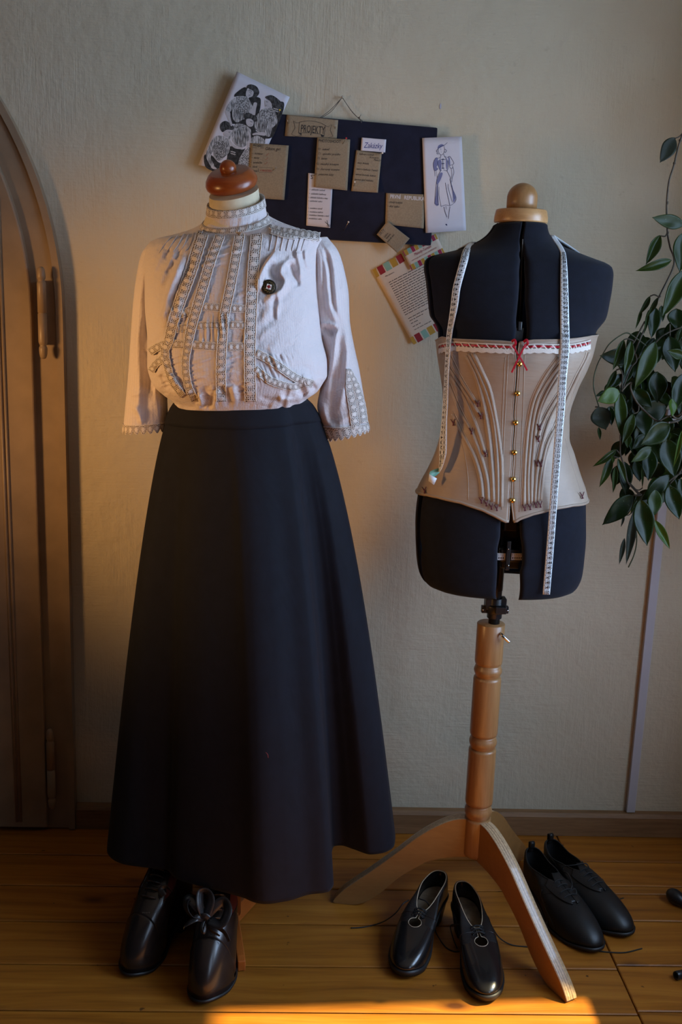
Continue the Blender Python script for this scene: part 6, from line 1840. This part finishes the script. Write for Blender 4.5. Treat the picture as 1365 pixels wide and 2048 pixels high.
# ================================================================== trailing plant, trunking, bulb and tube on the floor
def leafmat(name, c, back, rough=.33):
    mt, nt, p = newmat(name)
    co = objco(nt)
    f = noise(nt, co, 30, 4, .6)
    base = ramp(nt, f, [(.3, tuple(x*.75 for x in c)), (.7, tuple(x*1.2 for x in c))])
    sp = ramp(nt, noise(nt, co, 260, 2, .5), [(.70, (0, 0, 0)), (.76, (.6, .6, .6))])
    c2 = mixc(nt, sp, base, (.16, .22, .15))
    geo = nd(nt, 'ShaderNodeNewGeometry')
    c3 = mixc(nt, geo.outputs['Backfacing'], c2, back)
    nt.links.new(c3, p.inputs['Base Color'])
    p.inputs['Roughness'].default_value = rough; p.inputs['Specular IOR Level'].default_value = .22
    tr = nd(nt, 'ShaderNodeBsdfTranslucent'); tr.inputs[0].default_value = (c[0]*2.2, c[1]*2.4, c[2]*1.0, 1)
    mx = nd(nt, 'ShaderNodeMixShader'); mx.inputs[0].default_value = .14
    nt.links.new(p.outputs[0], mx.inputs[1]); nt.links.new(tr.outputs[0], mx.inputs[2]); nt.links.new(mx.outputs[0], nt.nodes['Material Output'].inputs[0])
    bump(nt, p, noise(nt, objco(nt), 90, 3), .15, .001)
    return mt
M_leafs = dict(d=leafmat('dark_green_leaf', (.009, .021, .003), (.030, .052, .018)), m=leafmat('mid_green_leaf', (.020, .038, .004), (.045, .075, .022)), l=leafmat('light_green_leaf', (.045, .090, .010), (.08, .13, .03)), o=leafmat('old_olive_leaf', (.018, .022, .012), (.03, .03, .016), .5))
M_vine = plain('vine_stem', (.055, .045, .030), .6, nscale=60, namp=.25, bscale=200, bstr=.4)
M_vineg = plain('green_stem', (.045, .06, .025), .55, nscale=60, namp=.2)
pl = thing('trailing_plant', 'trailing wax plant with glossy dark green leaves hanging at the right edge', 'plant', (1.02, 2.2, .85))
LEAF_N = 0
def leaf(b, t, w, Yb, Yt, m='d', fold_=.25, curl=.12, tilt=0.0, bend=0.0, into=None):
    """b, t: base and tip pixels; w: width in px; tilt turns the blade about its axis"""
    global LEAF_N
    B = at_y(np.array(float(b[0])), np.array(float(b[1])), Yb); T = at_y(np.array(float(t[0])), np.array(float(t[1])), Yt)
    ax = T-B; L = np.linalg.norm(ax); ax /= L
    view = np.array([0, -1., 0]); side = np.cross(ax, view); side /= np.linalg.norm(side); up = np.cross(side, ax)
    side, up = side*cos(tilt)+up*sin(tilt), up*cos(tilt)-side*sin(tilt)
    W = w*.00108*.52/max(.35, abs(cos(tilt)))
    us = np.linspace(0, 1, 17); vs = np.linspace(-1, 1, 9); G = []
    for u in us:
        prof = (np.sin(pi*u**.82)**.92)*(1-.18*u)*1.10 if 0 < u < 1 else 0.0
        if u > .9: prof *= (1-u)/.1*.75+.25
        c = B+ax*L*u+up*(curl*L*sin(pi*u)*.6-curl*L*.35*u*u)+side*bend*L*sin(pi*u)
        G.append([c+side*W*prof*v+up*(-1.5*fold_*W*prof*(1-abs(v)**1.3)+.05*W*prof*sin(9*u+2*v)) for v in vs])
    if into is not None:
        into.grid(np.array(G)); return B
    mb = MB(); mb.grid(np.array(G))
    # mid rib
    o = mb.build('leaf', M_leafs[m], pl, recalc=False, thick=.0007, thick_off=0)
    LEAF_N += 1
    return B
def z3(ox, oy, s_): return lambda x, y: (ox+x/s_, oy+y/s_)
A5 = z3(1180, 260, 5.687); A6 = z3(1160, 620, 6.659); A7 = z3(1160, 860, 6.659)
Y0 = 2.20
L5 = [((970, 85), (803, 372), 160, -.02, 'o', .1, .05), ((1075, 1080), (712, 993), 150, .0, 'm', .12, .05), ((805, 1195), (645, 1530), 125, 0, 'm', .4, .1), ((935, 1480), (535, 1603), 105, -.03, 'm', .3, .2),
      ((1060, 1170), (1030, 1620), 200, -.02, 'm', .2, .1), ((1090, 1590), (830, 2130), 200, -.04, 'm', .25, .1), ((690, 1890), (560, 2110), 60, .0, 'm', .5, .2), ((780, 1905), (650, 2130), 55, -.02, 'm', .5, .15), ((1110, 1620), (1020, 1880), 110, .02, 'd', .2, .1)]
for b, t, w, dy, m, fo, cu in L5: leaf(A5(*b), A5(*t), w/5.687, Y0+dy, Y0+dy-.01, m, fo, cu)
L6 = [((1010, -40), (960, 380), 170, 0, 'd', .2, .1), ((1090, -60), (1110, 155), 90, .01, 'd', .2, .1), ((1290, -20), (1310, 270), 260, .02, 'd', .2, .1), ((830, -20), (750, 250), 45, 0, 'm', .5, .1), ((920, 0), (860, 320), 50, -.01, 'm', .5, .1),
      ((690, 640), (270, 610), 225, .02, 'd', .15, .05), ((590, 395), (450, 800), 120, -.02, 'm', .4, .15), ((690, 410), (600, 860), 120, -.03, 'm', .3, .12), ((1000, 370), (780, 660), 120, .02, 'd', .2, .1),
      ((1010, 420), (740, 1050), 230, -.03, 'm', .18, .12), ((1190, 350), (1280, 830), 270, -.01, 'd', .2, .1), ((1400, 620), (1170, 540), 130, -.04, 'm', .25, .1), ((1030, 820), (1040, 1240), 260, .0, 'd', .2, .08),
      ((1400, 840), (1240, 1370), 230, -.03, 'd', .2, .1), ((490, 800), (330, 1100), 80, .01, 'm', .5, .15), ((560, 850), (400, 1060), 120, .03, 'd', .2, .1), ((700, 720), (580, 1000), 120, .03, 'd', .2, .1),
      ((530, 1080), (240, 1220), 210, -.05, 'l', .1, .12), ((340, 1080), (215, 1150), 60, .03, 'd', .3, .1), ((250, 1290), (350, 1600), 270, -.02, 'o', .1, -.12), ((255, 1560), (275, 1730), 50, .02, 'm', .4, .1), ((530, 1090), (560, 1700), 170, -.03, 'm', .22, .08), ((400, 1290), (430, 1540), 110, .0, 'd', .3, .1), ((460, 1290), (300, 1400), 90, .02, 'd', .3, .1),
      ((720, 1060), (970, 1300), 190, .0, 'd', .2, .1), ((720, 1380), (570, 1790), 140, -.04, 'm', .3, .1), ((830, 1330), (880, 1680), 260, .0, 'd', .15, .1), ((1160, 1260), (700, 1500), 330, .03, 'd', .15, .1), ((1230, 1180), (1240, 1420), 130, -.06, 'l', .2, .1, .5),
      ((1205, 1520), (820, 1800), 260, -.09, 'd', .22, .10), ((660, 1190), (620, 1400), 110, .03, 'd', .2, .1), ((560, 1110), (570, 1260), 100, .0, 'm', .4, .1), ((1060, 1120), (1230, 1260), 140, .03, 'd', .2, .1), ((1360, 240), (1290, 460), 80, .0, 'd', .3, .1), ((1400, 450), (1300, 760), 130, .03, 'd', .2, .1), ((1380, 1100), (1330, 1400), 170, .02, 'd', .2, .1)]
for e in L6:
    b, t, w, dy, m, fo, cu = e[:7]; leaf(A6(*b), A6(*t), w/6.659, Y0+dy, Y0+dy-.012, m, fo, cu, e[7] if len(e) > 7 else 0)
L7 = [((490, 260), (185, 490), 95, -.02, 'm', .35, .2), ((430, 350), (270, 765), 115, -.02, 'm', .3, .15), ((440, 340), (450, 440), 50, -.04, 'm', .3, .1), ((480, 480), (450, 835), 75, -.01, 'm', .6, .1), ((510, 380), (620, 705), 85, -.04, 'm', .35, .1), ((600, 420), (620, 870), 190, .02, 'd', .15, .1),
      ((740, 410), (810, 690), 150, .02, 'd', .2, .1), ((930, 250), (920, 680), 220, .03, 'd', .2, .1), ((830, 480), (840, 770), 35, -.01, 'm', .6, .1), ((960, 230), (690, 430), 150, -.05, 'm', .15, .1), ((1150, 120), (1270, 630), 300, -.04, 'd', .22, .1), ((1360, 10), (1255, 500), 60, -.08, 'l', .7, .1),
      ((1195, 600), (820, 950), 200, -.03, 'd', .12, .12), ((1010, 795), (985, 1160), 200, -.06, 'm', .12, .08), ((1190, 740), (1335, 1195), 235, -.06, 'd', .25, .1), ((1340, 640), (1385, 1000), 130, -.03, 'd', .2, .1), ((715, 870), (305, 1270), 250, -.02, 'd', .10, .08), ((810, 925), (905, 1550), 270, -.08, 'd', .25, .08),
      ((735, 1065), (625, 1795), 125, -.04, 'o', .35, .05), ((600, 1440), (530, 1790), 70, .02, 'o', .4, .05), ((590, 1120), (555, 1290), 35, .0, 'o', .5, .2), ((1000, 1200), (1210, 1590), 120, -.03, 'l', .35, .12), ((770, 940), (710, 1040), 60, .0, 'm', .3, .1), ((1400, 100), (1330, 300), 120, .02, 'd', .2, .1), ((880, 60), (700, 260), 150, .02, 'd', .2, .1), ((640, 40), (640, 240), 110, .0, 'm', .3, .1)]
for e in L7:
    b, t, w, dy, m, fo, cu = e[:7]; leaf(A7(*b), A7(*t), w/6.659, Y0+dy, Y0+dy-.012, m, fo, cu)
rl = random.Random(5)
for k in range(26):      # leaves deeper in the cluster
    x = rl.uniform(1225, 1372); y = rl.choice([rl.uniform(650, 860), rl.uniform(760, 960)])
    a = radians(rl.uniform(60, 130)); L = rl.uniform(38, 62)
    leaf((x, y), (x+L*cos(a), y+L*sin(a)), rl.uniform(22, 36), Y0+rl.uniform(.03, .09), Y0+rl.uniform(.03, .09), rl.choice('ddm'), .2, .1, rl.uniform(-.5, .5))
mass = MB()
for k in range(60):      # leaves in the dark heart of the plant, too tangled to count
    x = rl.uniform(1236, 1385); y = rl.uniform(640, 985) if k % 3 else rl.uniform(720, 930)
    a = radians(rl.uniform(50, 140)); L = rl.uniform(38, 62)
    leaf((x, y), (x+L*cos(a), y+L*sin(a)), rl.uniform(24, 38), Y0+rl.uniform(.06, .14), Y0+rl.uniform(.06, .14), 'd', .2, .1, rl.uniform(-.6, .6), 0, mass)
for k in range(230):     # unseen leaves added beyond the right edge of the view to shade the wall
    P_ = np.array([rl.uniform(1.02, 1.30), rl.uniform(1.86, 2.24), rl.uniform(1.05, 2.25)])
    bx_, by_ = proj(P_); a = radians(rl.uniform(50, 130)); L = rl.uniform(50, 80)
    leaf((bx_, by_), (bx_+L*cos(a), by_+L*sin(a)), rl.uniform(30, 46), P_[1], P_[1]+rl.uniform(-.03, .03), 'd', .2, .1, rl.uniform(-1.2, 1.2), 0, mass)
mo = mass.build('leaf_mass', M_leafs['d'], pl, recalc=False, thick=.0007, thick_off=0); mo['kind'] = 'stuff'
def stem(fn, pts, r, Y=Y0, mt=None, n=6):
    P = catmull([at_y(np.array(fn(*p[:2])[0]), np.array(fn(*p[:2])[1]), Y+(p[2] if len(p) > 2 else 0)) for p in pts], n)
    MB().tube(P, r, 8).build('stem', mt or M_vine, pl)
stem(A5, [(1500, -1150, .05), (1260, -500, .02), (1060, 40), (1000, 230), (960, 400), (905, 580), (880, 800), (878, 1000), (890, 1200), (915, 1330), (960, 1530), (800, 1880), (600, 2320), (500, 2560)], .0019)
stem(A5, [(975, 95), (1020, 75), (1060, 35)], .0012); stem(A5, [(812, 1205), (860, 1208), (885, 1170)], .0015); stem(A5, [(690, 1890), (740, 1875), (800, 1905)], .0015)
stem(A6, [(870, 150), (740, 400), (700, 480), (760, 660), (680, 780), (560, 1080)], .0019); stem(A6, [(885, 475), (760, 380), (690, 330), (620, 305), (520, 355), (400, 450), (320, 570), (240, 720), (190, 900), (190, 1050), (225, 1180), (258, 1290)], .0014, mt=M_vineg)
stem(A6, [(590, 395), (640, 385), (700, 400), (720, 420)], .0014); stem(A6, [(1400, 220), (1250, 270), (1100, 350), (980, 470), (760, 660)], .0016); stem(A6, [(1205, 190), (1205, 350)], .0016)
stem(A6, [(560, 1080), (640, 990), (690, 965), (680, 1030), (720, 1150), (790, 1260), (900, 1370), (1040, 1480), (1200, 1500, -.05)], .0022, Y0-.03); stem(A6, [(790, 1270), (780, 1350), (720, 1385)], .0014, Y0-.03)
stem(A6, [(490, 800), (540, 790), (570, 850), (565, 1000), (570, 1090)], .0017); stem(A6, [(250, 1290), (210, 1290)], .0016); stem(A6, [(1230, 1400, -.06), (1280, 1440, -.06), (1340, 1430, -.06), (1420, 1300, -.05)], .0022)
stem(A6, [(1200, 1500, -.06), (1290, 1480, -.06), (1350, 1440, -.05), (1500, 1200, 0)], .0026); stem(A6, [(1400, 1250), (1330, 1400, -.03), (1200, 1410), (1060, 1480)], .0018)
stem(A7, [(545, 60), (540, 250), (545, 330), (600, 500), (640, 690), (700, 760), (800, 870)], .0018); stem(A7, [(490, 265), (540, 320)], .0013); stem(A7, [(430, 350), (530, 370)], .0014)
stem(A7, [(720, 865), (800, 870), (820, 860), (780, 830), (660, 700)], .002); stem(A7, [(1400, 560), (1320, 590), (1180, 690), (1060, 810), (900, 890), (810, 925)], .0021); stem(A7, [(1300, 610), (1200, 720)], .0018); stem(A7, [(840, 770), (790, 800), (720, 780)], .0014)
stem(A7, [(735, 1065), (740, 1250), (760, 1400), (755, 1540), (720, 1680), (650, 1830)], .0016, mt=M_vineg); stem(A7, [(690, 1460), (750, 1430)], .0013); stem(A7, [(700, 1245), (745, 1240)], .0013); stem(A7, [(600, 1130), (660, 1130), (735, 1065)], .0012); stem(A7, [(1500, 260), (1420, 400), (1360, 520), (1320, 590)], .0022)
# knot points on the main vine
kn = MB()
for p in ((1030, 120), (965, 380), (885, 830), (890, 1170), (800, 1890)):
    q = A5(*p); kn.lathe([(0, -.004), (.003, -.001), (.0028, .002), (0, .004)], at_y(np.array(q[0]), np.array(q[1]), Y0), (0, .3, 1), 8)
kn.build('stem_node', M_vine, pl)
# the pot on a wall bracket just out of the frame, from which the vines fall
pc = np.array([1.20, 2.26, 1.80])
pt_ = MB(); pt_.lathe([(0, 0), (.055, 0), (.072, .11), (.077, .112), (.077, .125), (.069, .125), (.066, .105), (0, .10)], pc, n=40)
pt_.build('pot', plain('terracotta_pot', (.28, .12, .06), .8, nscale=30), pl)
brk = MB(); brk.box(pc[0]-.08, XR, pc[1]-.08, pc[1]+.08, pc[2]-.018, pc[2])
tag(brk.build('wall_shelf', M_white, bevel=.002), 'small white shelf on the right wall carrying the plant pot', 'shelf')

# white trunking standing on the skirting
ct_ = MB(); a, b = .9035, .9265
ct_.box(a, b, YW-.0135, YW-.0005, .069, 1.17)
M_trunk = plain('lilac_white_plastic', (.50, .49, .54), .45)
tag(ct_.build('cable_trunking', M_trunk, bevel=.0012), 'narrow white cable trunking strip running up the wall behind the plant', 'cable trunking')

# rubber bulb at the right edge
rb_ = thing('rubber_bulb', 'black rubber squeeze bulb lying on the boards at the right edge', 'rubber bulb', (*fxy(1352, 1800), 0))
bc_ = np.array([*fxy(1351, 1792, .02), .0185]); dv = np.array([.55, -.75, -.15]); dv /= np.linalg.norm(dv)
bb_ = MB(); bb_.lathe([(0, -.022), (.008, -.0205), (.0145, -.014), (.0178, -.004), (.0176, .006), (.0145, .017), (.009, .027), (.0065, .033), (.0062, .038)], bc_, dv, 32); bb_.build('bulb', plain('black_rubber', (.010, .010, .011), .4), rb_)
nz = MB(); nz.lathe([(.0068, .037), (.0072, .046), (.0060, .050), (.0045, .075), (0, .075)], bc_, dv, 20); nz.build('nozzle', M_blackpl, rb_)
tb_ = thing('plastic_tube', 'short black plastic tube on the boards at the right edge, below the bulb', 'tube', (*fxy(1362, 1960), 0))
tc_ = np.array([*fxy(1352, 1952, .009), .0095]); dv = np.array([.93, .35, 0]); dv /= np.linalg.norm(dv)
MB().lathe([(.0062, .002), (.0085, 0), (.0092, .002), (.0092, .012), (.0086, .014), (.0086, .08), (0, .08)], tc_, dv, 24, caps=False).build('tube', M_blackpl, tb_)
MB().lathe([(.0064, .001), (.0060, .02), (0, .02)], tc_, dv, 16, caps=False).build('bore', M_soleb, tb_)
